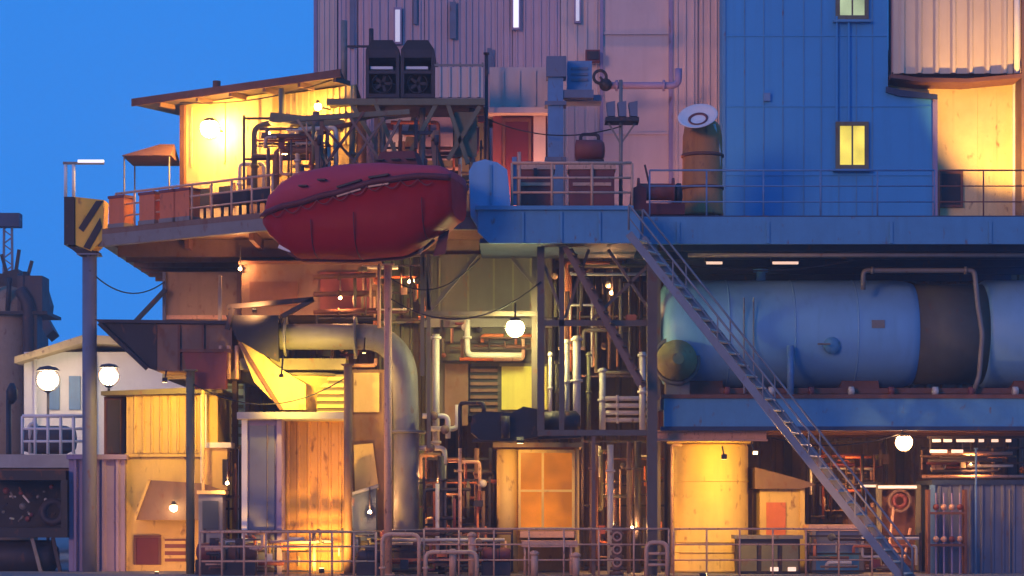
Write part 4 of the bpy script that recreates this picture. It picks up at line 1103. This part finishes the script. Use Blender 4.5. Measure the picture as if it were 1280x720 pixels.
t = thing('hopper', 'black funnel hopper with its frame under the deck, right of the trough', 'hopper', P(335, 450, .8))
part('body', MB().poly([(282,394),(348,394),(348,452),(326,442),(296,424)], .8, 2.6), 'black_steel', t)
part('frame', MB().bar(P(284,384,.8), P(392,374,.8), .13, .15).bar(P(392,374,.8), P(352,396,.8), .13, .15).bar(P(290,386,.8), P(284,412,.8), .13, .15), 'dark_steel', t)
part('under_rail', MB().pb(300, 448, 432, 462, 1.2, 2.4), 'olive_steel', t)

pipe_run('fat grey duct running level then bending down to the floor', [(350,421,1.4),(476,421,1.4),(505,450,1.2),(508,520,1.2),(508,719,1.2)], .37, 'duct_grey', flanges=((0,.06),(0,.75),(3,.1),(3,.72)), name='duct', cat='duct')

t = thing('chute', 'yellow-lit sloping chute dropping from the black funnel', 'chute', P(350, 520, .4))
part('trough', MB().poly([(298,428),(312,428),(346,458),(382,480),(382,512),(352,512),(318,478)], .9, 2.2), 'wall_yellow', t)
part('edge', MB().bar(P(300,429,.85), P(352,512,.85), .1, .08), 'rust_steel', t)
part('cone', MB().lathe([(.55,0),(.62,.25),(1.02,1.05),(1.06,1.12)], Vector((X(384,2.2), 2.2, Z(521,2.2))), 'Z', 36), 'wall_yellow', t)
part('cone_rim', MB().lathe([(1.05,1.13),(1.12,1.13),(1.12,1.21),(1.05,1.21)], Vector((X(384,2.2), 2.2, Z(521,2.2))), 'Z', 36), 'olive_steel', t)
floodlight('floodlight under the fat grey duct lighting the chute', P(352,470,-.6), P(376,490,1.6), 800, (1,.62,.08), 135, 'lower floodlights', size=.1, mount=(0,.5,.6))
floodlight('floodlight low on the quay lighting the orange wall', P(402,712,-.9), P(392,610,1.5), 1000, (1,.50,.07), 125, 'lower floodlights', size=.12)

t = thing('tool_container', 'slate grey container with pale edges and a bright roof lip', 'container', P(330, 719, .6))
part('body', MB().pb(309, 524, 352, 719, .6, 3.6), 'purple_grey', t)
part('corner_post', MB().pb(302, 524, 308.8, 719, .5, .8), 'wall_white', t)
part('corner_post', MB().pb(346, 524, 352, 719, .5, .597), 'purple_grey', t)
part('roof', MB().pb(296, 515, 432, 523.5, .2, 3.8), 'concrete_pale', t)
part('lock_rod', MB().tube(P(334,716,.55), P(334,530,.55), .022, 6), 'grey_steel', t)
part('door', MB().pb(312, 532, 343, 714, .55, .597), 'slate', t)
t = thing('orange_wall', 'orange-lit corrugated wall beside the slate container', 'wall', P(392, 719, 1.6))
part('sheet', MB().pribs(353, 432, 524, 719, 1.6, .32, .05), 'wall_orange', t)
part('cap', MB().pb(353, 523.8, 432, 527, 1.5, 1.8), 'wall_yellow', t)
lv = part('louvre', MB().pb(396, 468, 430, 523, 1.5, 2.2), 'olive_steel', t)
for k in range(6): part('slat', MB().pb(396, 471+k*8.6, 430, 475.5+k*8.6, 1.42, 1.497), 'wall_yellow', lv)
t = thing('panel_wall', 'brown wall with two lit panels between the posts', 'wall', P(458, 719, 2.6))
part('wall', MB().pb(432, 462, 490, 719, 2.6, 2.9), 'brown_steel', t)
part('lit_panel', MB().pb(442, 466, 474, 515, 2.5, 2.597), 'wall_beige', t)
part('lit_panel', MB().poly([(442,556),(466,554),(473,612),(444,622)], 2.5, 2.597), 'wall_beige', t, 'slanting pale panel, lower of the two')
t = thing('bin', 'dark purple bin before the brown panel wall', 'bin', P(452, 719, 1.4))
part('body', MB().poly([(434,622),(470,610),(470,676),(434,676)], 1.4, 2.1), 'navy_dark', t); part('lid', MB().poly([(432,618),(472,605),(472,609.6),(432,621.6)], 1.35, 2.15), 'slate', t)
part('stand', MB().pb(438, 676.5, 466, 719, 1.5, 2.0), 'dark_steel', t)
floodlight('floodlight on the deck underside lighting the two wall panels', P(455,440,.2), P(458,540,2.6), 260, (1,.58,.16), 110, 'lower floodlights', size=.09, mount=(0,.4,.4))

floodlight('floodlight on the funnel frame shining up at the deck beams', P(318,388,.2), P(285,300,4.5), 420, (1,.46,.14), 130, 'lower floodlights', size=.1)

# the yellow shed with lean-to and bulb
t = thing('yellow_shed', 'yellow-lit shed with ribbed upper wall and flat dark roof', 'shed', P(215, 719, 4.0))
part('core', MB().pb(158, 492, 272, 719, 4.0, 7.5), 'wall_yellow', t)
part('cladding', MB().pribs(163, 250, 494, 566, 3.95, .26, .05), 'wall_yellow', t)
part('band', MB().pb(156, 567, 274, 571, 3.9, 3.997), 'wall_yellow', t)
part('roof', MB().poly([(126,489),(250,484),(278,486),(278,491),(126,494)], 3.5, 7.8), 'olive_steel', t)
part('corner_post', MB().pb(250.5, 492, 258, 719, 3.8, 3.996), 'wall_white', t)
w = part('window', MB().pb(170, 672, 198, 706, 3.94, 3.997), 'dark_red', t)
part('frame', MB().pb(167, 669, 201, 671.8, 3.9, 3.996).pb(167, 672, 169.8, 706, 3.9, 3.996).pb(198.2, 672, 201, 706, 3.9, 3.996), 'rust_steel', w)
lv = part('louvre', MB().pb(206, 674, 232, 702, 3.93, 3.997), 'maroon', t)
for k in range(3): part('slat', MB().pb(206, 676+k*9, 232, 680+k*9, 3.88, 3.927), 'wall_yellow', lv)
t = thing('lean_to', 'brown sloping hood on the front of the yellow shed', 'hood', P(215, 650, 3.0))
part('hood', MB().poly([(186,600),(252,604),(276,612),(262,622),(250,650),(168,650)], 3.1, 3.93), 'brown_steel', t)
part('hood_edge', MB().bar(P(187,599,3.05), P(168,651,3.05), .07, .07), 'wall_yellow', t)
wall_lamp('small bare bulb on the brown hood of the yellow shed', P(217,635,2.8), .11, 'bulb_small', arm=(0,.28,.05))
t = thing('dark_cabinet', 'dark side cabinet at the left of the yellow shed', 'cabinet', P(144, 570, 4.4))
part('case', MB().pb(130, 496, 156, 719, 4.4, 5.6), 'rust_steel', t); part('cover', MB().pb(134, 500, 150, 566, 4.33, 4.397), 'dark_steel', t); part('door', MB().pb(134, 572, 150, 712, 4.34, 4.396), 'dark_red', t)
t = thing('pump_box', 'dark purple box right of the shed lean-to', 'box', P(265, 719, 2.4))
part('case', MB().pb(248, 618, 278, 719, 2.4, 3.2), 'slate', t); part('lid', MB().pb(246, 613, 281, 617.6, 2.35, 3.25), 'wall_beige', t); part('panel', MB().pb(253, 626, 273, 662, 2.36, 2.397), 'navy_dark', t)
t = thing('gas_locker', 'small yellow locker with dark door beside the shed', 'locker', P(270, 612, 3.4))
part('case', MB().pb(256, 560, 284, 612, 3.3, 3.9), 'wall_yellow', t); part('door', MB().pb(278, 574, 285, 606, 3.24, 3.297), 'black_steel', t); part('roof', MB().pb(252, 553, 289, 559.6, 3.2, 4.0), 'wall_white', t)
part('stand', MB().pb(262, 612.2, 280, 719, 3.4, 3.8), 'brown_steel', t)
floodlight('floodlight under the trough hopper lighting the yellow shed', P(206,476,1.2), P(205,560,4.0), 560, (1,.60,.09), 130, 'lower floodlights', size=.12, mount=(0,.3,.3))
floodlight('floodlight at the foot of the yellow shed', P(196,716,1.4), P(200,640,4.0), 320, (1,.45,.14), 120, 'lower floodlights', size=.1)

# blue louvred bay behind the hoppers
t = thing('blue_screen', 'blue louvred screen seen between shed and container', 'screen', P(272, 719, 7.2))
part('panel', MB().pb(244, 476, 306, 560, 7.2, 7.3), 'screen_blue', t)
for k in range(6): part('slat', MB().pb(246, 482+k*12, 304, 486+k*12, 7.12, 7.197), 'slate', t)
for px in (247, 288): part('post', MB().pb(px, 476, px+4, 719, 7.3, 7.4), 'slate', t)
part('frame', MB().pb(242, 470, 308, 475.8, 7.1, 7.4), 'purple_grey', t)

# purple ribbed tank wall at the left front
t = thing('ribbed_container', 'purple ribbed container at the left front behind the slate column', 'container', P(120, 719, 3.4))
part('cladding', MB().pribs(86, 156, 574, 719, 3.7, .42, .11), 'purple_grey', t)
part('core', MB().pb(87, 575, 156, 719, 3.77, 6.5), 'purple_grey', t)
part('top_rail', MB().pb(83, 568, 158, 574, 3.5, 6.6), 'purple_grey', t)
for px, y0, mat, r, Y, lab in ((238,462,'olive_steel',.12,.6,'olive post before the yellow shed'),(435,455,'brown_steel',.12,.2,'brown post before the lit wall panels'),(485,330,'rail_paint',.11,-.4,'tall pinkish post below the lifeboat'),(254,480,'wall_beige',.05,3.0,'thin pale post beside the olive post')):
    pole('post', lab, 'post', px, y0, 719, Y, r, mat, 'posts under the upper deck')
pipe_run('slim rust pipe rising below the lifeboat beside the tall pinkish post', [(474,410,.6),(474,330,.6)], .05, 'rail_paint')
for k in range(3):
    pipe_run(['topmost rusty level pipe under the lifeboat','middle rusty level pipe under the lifeboat','lowest rusty level pipe under the lifeboat'][k], [(392,346+k*22,2.0+k*.4),(470,344+k*22,2.0+k*.4)], .07, 'rust_steel', 'level pipes under the lifeboat', ((0,.4),))
t = thing('winch_house', 'brown panelled box hung beneath the upper deck', 'box', P(340, 380, 3.4))
part('case', MB().pb(302, 330, 472, 394, 3.4, 6), 'brown_steel', t); part('cover', MB().pb(312, 352, 372, 382, 3.33, 3.397), 'rust_steel', t); part('cover', MB().pb(400, 340, 462, 388, 3.33, 3.397), 'maroon', t)
part('flange', MB().pb(298, 326, 476, 330, 3.3, 6.1), 'rust_steel', t)

# clutter of the middle floor: pipe bends, racks, valves
t = thing('pipe_rack', 'tangle of small rusty and pale pipes left of the amber booth', 'pipe rack', P(575, 719, 2.4))
rnd = random.Random(3)
for k in range(16):
    px = 524 + rnd.random()*88; py = 560 + rnd.random()*110; Y = 1.4 + rnd.random()*1.8
    q = [(px,py,Y),(px+rnd.choice((-26,22,34)),py,Y)]; q.append((q[1][0], min(716, py+rnd.choice((30,60,90))), Y))
    part('pipe', MB().pipe([P(*a) for a in q], .035+.03*rnd.random(), 8), rnd.choice(('rust_steel','rail_paint','brown_steel','dark_steel','maroon')), t)
for k in range(5): part('clamp_bar', MB().pb(520, 572+k*30, 616, 575+k*30, 3.4, 3.5), 'dark_steel', t)
part('frame', MB().pb(518, 560, 523, 719, 3.3, 3.5).pb(611, 560, 616, 719, 3.3, 3.5), 'dark_steel', t)
t = thing('manifold', 'pale cluster of elbows and valves at the foot of the fat duct', 'manifold', P(550, 560, .6))
for k, (a, b, c) in enumerate((((528,520),(560,520),(560,548)),((536,536),(572,536),(572,506)),((520,560),(556,560),(556,580)))):
    part('pipe', MB().pipe([P(*a,.8+k*.2), P(*b,.8+k*.2), P(*c,.8+k*.2)], .075, 10), 'pale_pipe', t)
for px, py in ((542,520),(556,537),(538,560)): part('valve', MB().ball(P(px,py,.7), .13, 12), 'brown_steel', t)
part('stand', MB().tube(P(556,575,1.2), P(556,716,1.2), .05, 8), 'grey_steel', t)

# dark engines and drums on the floor, to fill the bays with what the lamps pick out
def motor(label, px, py, Y, L_=.9, r=.24, mat='rust_steel'):
    t = thing('motor', label, 'motor', P(px, 719, Y), 'motors on the quay floor')
    c = P(px, py, Y)
    part('body', MB().lathe([(r*.4,-L_/2),(r*.9,-L_/2+.05),(r,-L_/4),(r,L_/4),(r*.8,L_/2)], c, 'X', 20), mat, t)
    part('fins', MB().lathe([(r*1.1,0),(r*1.1,.03),(r*.99,.03),(r*.99,.09),(r*1.1,.09),(r*1.1,.12),(r*.99,.12),(r*.99,.18),(r*1.1,.18),(r*1.1,.21)], c-Vector((.1,0,0)), 'X', 20), 'dark_steel', t)
    part('terminal_box', MB().box(c.x-.12, c.x+.12, c.y-.12, c.y+.12, c.z+r*.9, c.z+r*.9+.16), 'dark_steel', t)
    part('bed', MB().box(c.x-L_/2, c.x+L_/2, c.y-r, c.y+r, .01, max(.06, c.z-r*.8)), 'dark_steel', t)
motor('rusty electric motor below the brown panel wall', 300, 690, -.2)
motor('maroon electric motor left of the work table', 620, 694, -.4, .8, .22, 'maroon')
motor('rusty electric motor behind the foreground railing, near the olive post', 268, 690, .4, 1.0, .26, 'maroon')
motor('dark electric motor between the brown and pinkish posts', 462, 696, -.3, .7, .2, 'dark_steel')
# foreground pipe hoops
for i, pts in enumerate(([(478,722,-1.2),(478,668,-1.2),(524,668,-1.2),(524,722,-1.2)], [(532,722,-1.4),(532,690,-1.4),(596,690,-1.4),(596,722,-1.4)], [(808,722,-1.1),(808,678,-1.1),(834,678,-1.1),(834,722,-1.1)])):
    w = [list(P(*p)) for p in pts]
    for q in w:
        if q[2] < .1: q[2] = .01
    t = thing('pipe_hoop', ['bent pale pipe hoop beside the tall pinkish post','low wide pale pipe hoop left of the maroon motor','small pale pipe hoop before the yellow tank'][i], 'pipe', w[0], 'pale pipe hoops on the quay')
    part('tube', MB().pipe(w, .06, 10, .22), 'rail_paint', t)
    if i == 2:
        for py in (692, 706): part('rung', MB().tube(P(808,py,-1.1), P(834,py,-1.1), .04, 8), 'rail_paint', t)
    else:
        part('flange', MB().tube((w[0][0], w[0][1], .2), (w[0][0], w[0][1], .26), .1, 12), 'rail_paint', t)
def clutter_post(label, px, h, Y, mat='rail_paint'):
    t = thing('bollard', label, 'bollard', P(px, 719, Y), 'small bollards on the quay')
    b_ = Vector((X(px,Y), Y, .01))
    part('post', MB().lathe([(.10,0),(.10,h),(.07,h+.02)], b_, 'Z', 14), mat, t)
    part('cap', MB().lathe([(.13,0),(.13,.07),(.05,.12)], b_+Vector((0,0,h+.02)), 'Z', 14), mat, t)
for i, (px, h, Y) in enumerate(((590,1.05,-.9),(566,.6,-1.0),(668,.55,-1.0),(720,.5,-1.1))):
    clutter_post(['tall pinkish bollard left of the work table','short pinkish bollard by the low pipe hoop','short pinkish bollard before the work table','short pinkish bollard at the right end of the work table'][i], px, h, Y)
railing('long pinkish railing along the quay left of the pinkish post', (X(250,-1.3), -1.3, .01), (X(470,-1.3), -1.3, .01), 1.2, 9, 'rail_paint', .028, 'quay railings', 2)
railing('long thin railing along the quay before the amber booth', (X(530,-1.0), -1.0, .01), (X(836,-1.0), -1.0, .01), 1.28, 8, 'rail_paint', .024, 'quay railings', 2)
railing('pale railing along the quay before the yellow tank', (X(842,-1.0), -1.0, .01), (X(1090,-1.0), -1.0, .01), 1.28, 7, 'rail_paint', .022, 'quay railings', 2)

def bay_fill_lamp(label, px, py, Y, r=.036):  # added lamps, put in as warm fill for the dark bays
    c = P(px, py, Y); t = thing('fill_lamp', label, 'lamp', c, 'small added fill lamps in the bays')
    part('bulb', MB().ball(c, r, 12), 'bulb_fill', t)
    part('guard', MB().lathe([(r*1.5,r*1.2),(r*1.5,r*1.9),(.02,r*2.0)], c, 'Y', 12), 'dark_steel', t)
    part('conduit', MB().tube(c+Vector((0,r*2,0)), c+Vector((0,r*2,.7)), .02, 6), 'dark_steel', t)
for px, py, Y, lab in ((548,600,2.2,'added fill lamp among the pipes left of the amber booth'),(744,604,3.2,'added fill lamp in the gap right of the amber booth'),(790,660,2.0,'added fill lamp low beside the valve stack'),
        (512,352,3.0,'added fill lamp beneath the stern of the lifeboat'),(425,372,2.6,'added fill lamp among the level pipes under the lifeboat'),(764,366,3.2,'added fill lamp high behind the ladder stair'),(736,486,3.2,'added fill lamp behind the upright pale pipes'),
        (1040,598,4.5,'added fill lamp on the wall beyond the long stair'),(1084,664,1.6,'added fill lamp beside the blue-grey steel crate'),(1214,582,3.4,'added fill lamp above the dark blue container'),(284,604,2.2,'added fill lamp between shed and slate container'),(462,640,1.1,'added fill lamp over the dark purple bin'),
        (300,336,3.2,'added fill lamp under the deck beams by the brown tower')):
    bay_fill_lamp(lab, px, py, Y)
def tangle(label, x0, x1, y0, y1, Y0, Y1, n, seed, foot=False):
    rn = random.Random(seed); t = thing('pipe_rack', label, 'pipe rack', P((x0+x1)/2, y1, (Y0+Y1)/2), 'racks of tangled small pipes')
    mats = ('rust_steel','rail_paint','brown_steel','dark_steel','maroon','pale_pipe','olive_steel','orange_paint','trestle_grey')
    for k in range(n):
        a = rn.uniform(x0, x1); b = rn.uniform(y0, y1); Y = rn.uniform(Y0, Y1); kind = rn.random()
        if kind < .45:  q = [(a,b,Y),(a,rn.uniform(y0,y1),Y)]
        elif kind < .7: q = [(a,b,Y),(rn.uniform(x0,x1),b,Y)]
        else:
            c = rn.uniform(x0,x1); q = [(a,b,Y),(c,b,Y),(c,rn.uniform(y0,y1),Y)]
        if max(abs(q[0][0]-q[-1][0]), abs(q[0][1]-q[-1][1])) < 12: continue
        part('pipe', MB().pipe([P(*w) for w in q], rn.uniform(.022,.06), 7), rn.choice(mats), t)
    for k in range(max(4, n//5)):
        a = rn.uniform(x0, x1-8); b = rn.uniform(y0, y1-8); w = rn.uniform(5,14); h = rn.uniform(5,14); Y = rn.uniform(Y0, Y1)
        if rn.random() < .5: part('valve', MB().ball(P(a,b,Y), rn.uniform(.06,.12), 10), rn.choice(mats), t)
        else: part('junction_box', MB().pb(a,b,a+w,b+h,Y,Y+.15), rn.choice(mats), t)
    for px in (x0, x1): part('upright', MB().bar(P(px,y1,Y1), P(px,y0-4,Y1), .07, .07), 'dark_steel', t)
    for py in (y0, (y0+y1)/2, y1): part('rail', MB().bar(P(x0,py,Y1+.06), P(x1,py,Y1+.06), .06, .06), 'dark_steel', t)
tangle('tangle of small pipes beneath the stern of the lifeboat', 442, 532, 332, 400, 2.2, 3.6, 26, 21)
tangle('tangle of small pipes behind the ladder stair', 692, 812, 322, 470, 2.0, 3.4, 40, 22)
tangle('tangle of small pipes right of the amber booth', 728, 832, 552, 712, 2.4, 3.6, 40, 23)
tangle('tangle of small pipes on the wall beyond the steel crate', 1012, 1108, 552, 655, 4.6, 5.6, 34, 24)
tangle('row of small fittings above the dark blue container', 1150, 1290, 560, 598, 3.0, 4.4, 26, 25)
tangle('tangle of small pipes between the yellow shed and the slate container', 258, 300, 560, 712, 3.4, 4.4, 22, 26)
tangle('tangle of small pipes hung above the fat grey duct', 396, 470, 398, 470, 2.4, 3.0, 18, 27)
tangle('tangle of small pipes round the louvred panel', 552, 680, 404, 452, 3.0, 3.7, 20, 28)
tangle('tangle of small rusty pipes at the foot of the fat grey duct', 530, 612, 600, 712, .6, 1.6, 30, 29)

def cable(label, a, b, sag, r=.02):
    a, b = P(*a), P(*b); pts = [a.lerp(b, i/14) - Vector((0,0,sag*4*(i/14)*(1-i/14))) for i in range(15)]
    solo('cable', MB().pipe(pts, r, 6, .02), 'black_steel', label, 'cable', 'loose hanging cables')
cable('slack black cable from the slate column to the brown tower', (112,338,3.0), (206,352,4.9), .5)
cable('slack black cable hung below the red lifeboat', (486,346,-.45), (600,322,-.3), .6)
cable('slack black cable from the tall pinkish post to the trestle', (486,372,-.45), (676,352,-.75), .8)
cable('slack black cable under the deck above the blue drum', (824,324,.4), (1080,322,.6), .35)
cable('slack black cable along the slab deck edge near the amber globe lamp', (960,546,.2), (1128,541,.1), .3)
cable('slack black cable between the olive post and the brown post', (238,478,.55), (435,470,.15), .7)
cable('slack black cable along the cabin eave', (225,128,4.6), (420,98,1.9), .25)
cable('slack black cable across the foot of the mauve tower', (612,150,4.0), (776,158,1.1), .35)

tangle('low tangle of pinkish pipes along the quay edge below the lifeboat', 440, 640, 664, 714, -.5, .6, 44, 31)
tangle('low tangle of pipes along the quay edge before the orange wall', 256, 428, 664, 714, -.5, .5, 34, 32)
tangle('low tangle of pipes along the quay edge before the long stair foot', 1010, 1150, 670, 714, .2, 1.2, 24, 33)
tangle('tangle of small pipes across the cabin front behind the lifeboat bow', 305, 420, 148, 250, 1.0, 1.9, 34, 34)
tangle('tangle of small pipes under the fan platform', 478, 606, 138, 232, 3.2, 4.4, 26, 35)
# ================================================================== FAR LEFT
t = thing('storage_shed', 'pale storage shed with low roof in the left distance', 'shed', P(160, 640, 32))
part('wall', MB().pb(30, 440, 330, 650, 32, 44), 'wall_white', t)
part('roof', MB().poly([(18,446),(105,418),(340,432),(340,442),(105,428),(18,454)], 31, 45), 'wall_beige', t)
d_ = part('door', MB().pb(176, 560, 226, 650, 31.9, 31.99), 'slate', t)
for px in (60, 86): part('window', MB().pb(px, 470, px+14, 512, 31.9, 31.99), 'blue_rail', t)
for px in (44, 116): part('downpipe', MB().tube(P(px,650,31.8), P(px,444,31.8), .08, 8), 'wall_white', t)
def street_lamp(label, px, py, Y, r):
    c = P(px, py, Y); t = thing('street_lamp', label, 'street lamp', Vector((c.x, Y, 0)), 'globe street lamps')
    part('globe', MB().ball(c, r), 'globe_white', t)
    part('guard', guard_mesh(c, r), 'dark_steel', t)
    part('cap', MB().lathe([(r*1.2,r*.9),(r*.8,r*1.25),(.03,r*1.4)], c, 'Z', 18), 'dark_steel', t)
    part('post', MB().tube((c.x, Y, 0), (c.x, Y, c.z-r-.01), .07, 10, .05), 'dark_steel', t)
    part('collar', MB().lathe([(.08,0),(.16,.04),(.16,.1)], Vector((c.x, Y, c.z-r-.1)), 'Z', 12), 'dark_steel', t)
street_lamp('globe street lamp left of the slate column, over the far shed windows', 60, 475, 29, .42)
street_lamp('globe street lamp just right of the slate column', 136, 470, 26, .36)
pole('signal_post', 'dark post with a dark oval head at the far left edge', 'post', 11, 488, 640, 22, .10, 'black_steel', flange=False)
o = [q for q in bpy.data.objects if q.name == 'signal_post'][0]
part('head', MB().lathe([(.05,-.4),(.2,-.22),(.22,.1),(.08,.4)], P(15,492,22), 'Z', 14), 'black_steel', o)
t = thing('quay_wall', 'pale low platform edge in front of the far shed', 'wall', P(50, 600, 14))
part('wall', MB().pb(-60, 585, 100, 640, 14, 20), 'brown_steel', t); part('coping', MB().pb(-62, 568, 104, 584.6, 13.8, 20.2), 'concrete_pale', t)
railing('small pale railing on the low platform at the far left', P(28,567.5,14.2), P(108,567.5,14.2), 1.3, 6, 'wall_white', .05, None, 2)
t = thing('boiler', 'squat dark boiler on the low platform at the far left', 'boiler', P(60,567.5,16))
part('shell', MB().lathe([(.15,-1),(.4,-.9),(.5,-.5),(.5,.6),(.35,.9)], P(62,550,16.4), 'X', 20), 'roof_dark', t); part('pipe', MB().pipe([P(45,550,16),P(45,530,16),P(38,530,16),P(38,567,16)], .08, 8), 'pale_pipe', t)
t = thing('engine_skid', 'black engine skid with pale fittings at the lower left corner', 'skid', P(38, 719, 3.4))
part('frame', MB().pb(-30, 588, 82, 600, 3.4, 5.4).pb(-30, 660, 84, 672, 3.4, 5.4).pb(76, 600.2, 84, 659.8, 3.4, 5.4), 'black_steel', t)
part('rear_plate', MB().pb(-30, 600.2, 75.8, 659.8, 5.0, 5.2), 'black_steel', t)
part('tank', MB().lathe([(.1,-1.1),(.4,-1.05),(.5,-.9),(.5,.8),(.3,1.0)], P(30,696,4.2), 'X', 22), 'dark_steel', t)
rnd = random.Random(11)
for k in range(26):
    px = rnd.uniform(-6, 70); py = rnd.uniform(606, 654)
    if k % 3: part('fitting', MB().bar(P(px,py,4.2), P(px+rnd.uniform(-8,8),py+rnd.uniform(-7,9),4.1), .05, .05), rnd.choice(('pale_pipe','grey_steel','rust_steel','dark_steel')), t)
    else: part('valve', MB().ball(P(px,py,4.15), rnd.uniform(.05,.11), 10), rnd.choice(('pale_pipe','grey_steel','maroon')), t)
part('belt_guard', MB().lathe([(.2,0),(.42,0),(.42,.12),(.2,.12)], P(66,640,4.0), 'Y', 22), 'dark_steel', t)
part('leg', MB().bar(P(40,672,3.6), P(52,718,3.6), .1, .1), 'grey_steel', t)
part('leg', MB().bar(P(66,672,3.6), P(76,718,3.6), .1, .1), 'dark_steel', t)
t = thing('silo', 'tan silo with dark gear on top at the far left edge', 'silo', P(15, 640, 46))
c = Vector((X(12,46), 46, 0)); zt_ = Z(356,46)
part('shell', MB().lathe([(1.35,0),(1.35,zt_-1.0),(1.1,zt_-.4),(.3,zt_)], c, 'Z', 30), 'tan_tank', t)
part('top_gear', MB().box(c.x-.5, c.x+.5, 45.5, 46.5, zt_-.5, zt_+.5), 'black_steel', t)
part('platform', MB().box(c.x-2.0, c.x+2.2, 44.3, 47.6, zt_-1.6, zt_-1.45), 'black_steel', t)
part('lift_house', MB().box(c.x+.7, c.x+1.9, 44.6, 46.2, zt_-1.45, zt_+.3), 'roof_dark', t)
part('cable_gear', MB().box(c.x+1.0, c.x+1.7, 44.4, 45.6, zt_-4.2, zt_-1.62), 'black_steel', t)
for k in range(4): part('stub', MB().tube((c.x-1.2+k*.7, 44.7, zt_-1.4), (c.x-1.2+k*.75, 44.7, zt_+.2+.3*(k%2)), .12, 8), 'black_steel', t)
part('side_pipe', MB().pipe([P(36,600,44.5),P(36,380,44.5),P(24,362,44.5)], .3, 10), 'dark_steel', t)
t = thing('loading_tower', 'dark irregular loading tower behind the tan silo at the far left', 'tower', P(40, 640, 52))
part('frame', MB().pb(30, 372, 50, 640, 52, 54), 'roof_dark', t)
part('head_house', MB().poly([(4,340),(22,336),(26,346),(44,350),(52,376),(50,392),(6,392)], 51.5, 54.5), 'black_steel', t)
for a, b in (((8,340),(2,318)),((20,338),(24,312)),((34,348),(40,326))): part('mast', MB().bar(P(*a,52.5), P(*b,52.5), .16, .16), 'black_steel', t)
part('chute', MB().bar(P(48,388,52), P(66,420,50), .5, .5), 'roof_dark', t)
t = thing('far_crane', 'slim distant lattice crane with dark head at the left edge', 'crane', P(14, 640, 60))
m = MB()
for dx in (-8, 8): m.bar(P(10+dx,640,60), P(10+dx*.6,275,60), .12, .12)
for k in range(8):
    y0 = 350-k*9; s_ = 1 if k%2 else -1
    m.bar(P(10-6*s_,y0,60), P(10+6*s_,y0-9,60), .07, .07)
part('mast', m, 'slate', t)
part('jib', MB().bar(P(-60,280,60), P(26,272,60), .35, .35), 'slate', t)
part('head', MB().pb(-4, 266, 24, 283, 59.6, 60.4), 'navy_dark', t)

# ================================================================== AIR: thin mist volume added to lift the shadows
hz = MB().box(-70, 70, -66, 90, -1.0, 34)
hm = bpy.data.materials.new('added_haze_air'); hm.use_nodes = True
hm.node_tree.nodes.clear()
ho = hm.node_tree.nodes.new("ShaderNodeOutputMaterial"); pv = hm.node_tree.nodes.new("ShaderNodeVolumePrincipled")
pv.inputs["Color"].default_value = (0.9, 0.9, 0.9, 1); pv.inputs["Density"].default_value = 0.0011
hm.node_tree.links.new(pv.outputs[0], ho.inputs["Volume"])
MATS['added_haze_air'] = hm
hob = mesh_ob('added_haze', hz, 'added_haze_air'); hob['kind'] = 'stuff'
scene.cycles.volume_bounces = 0
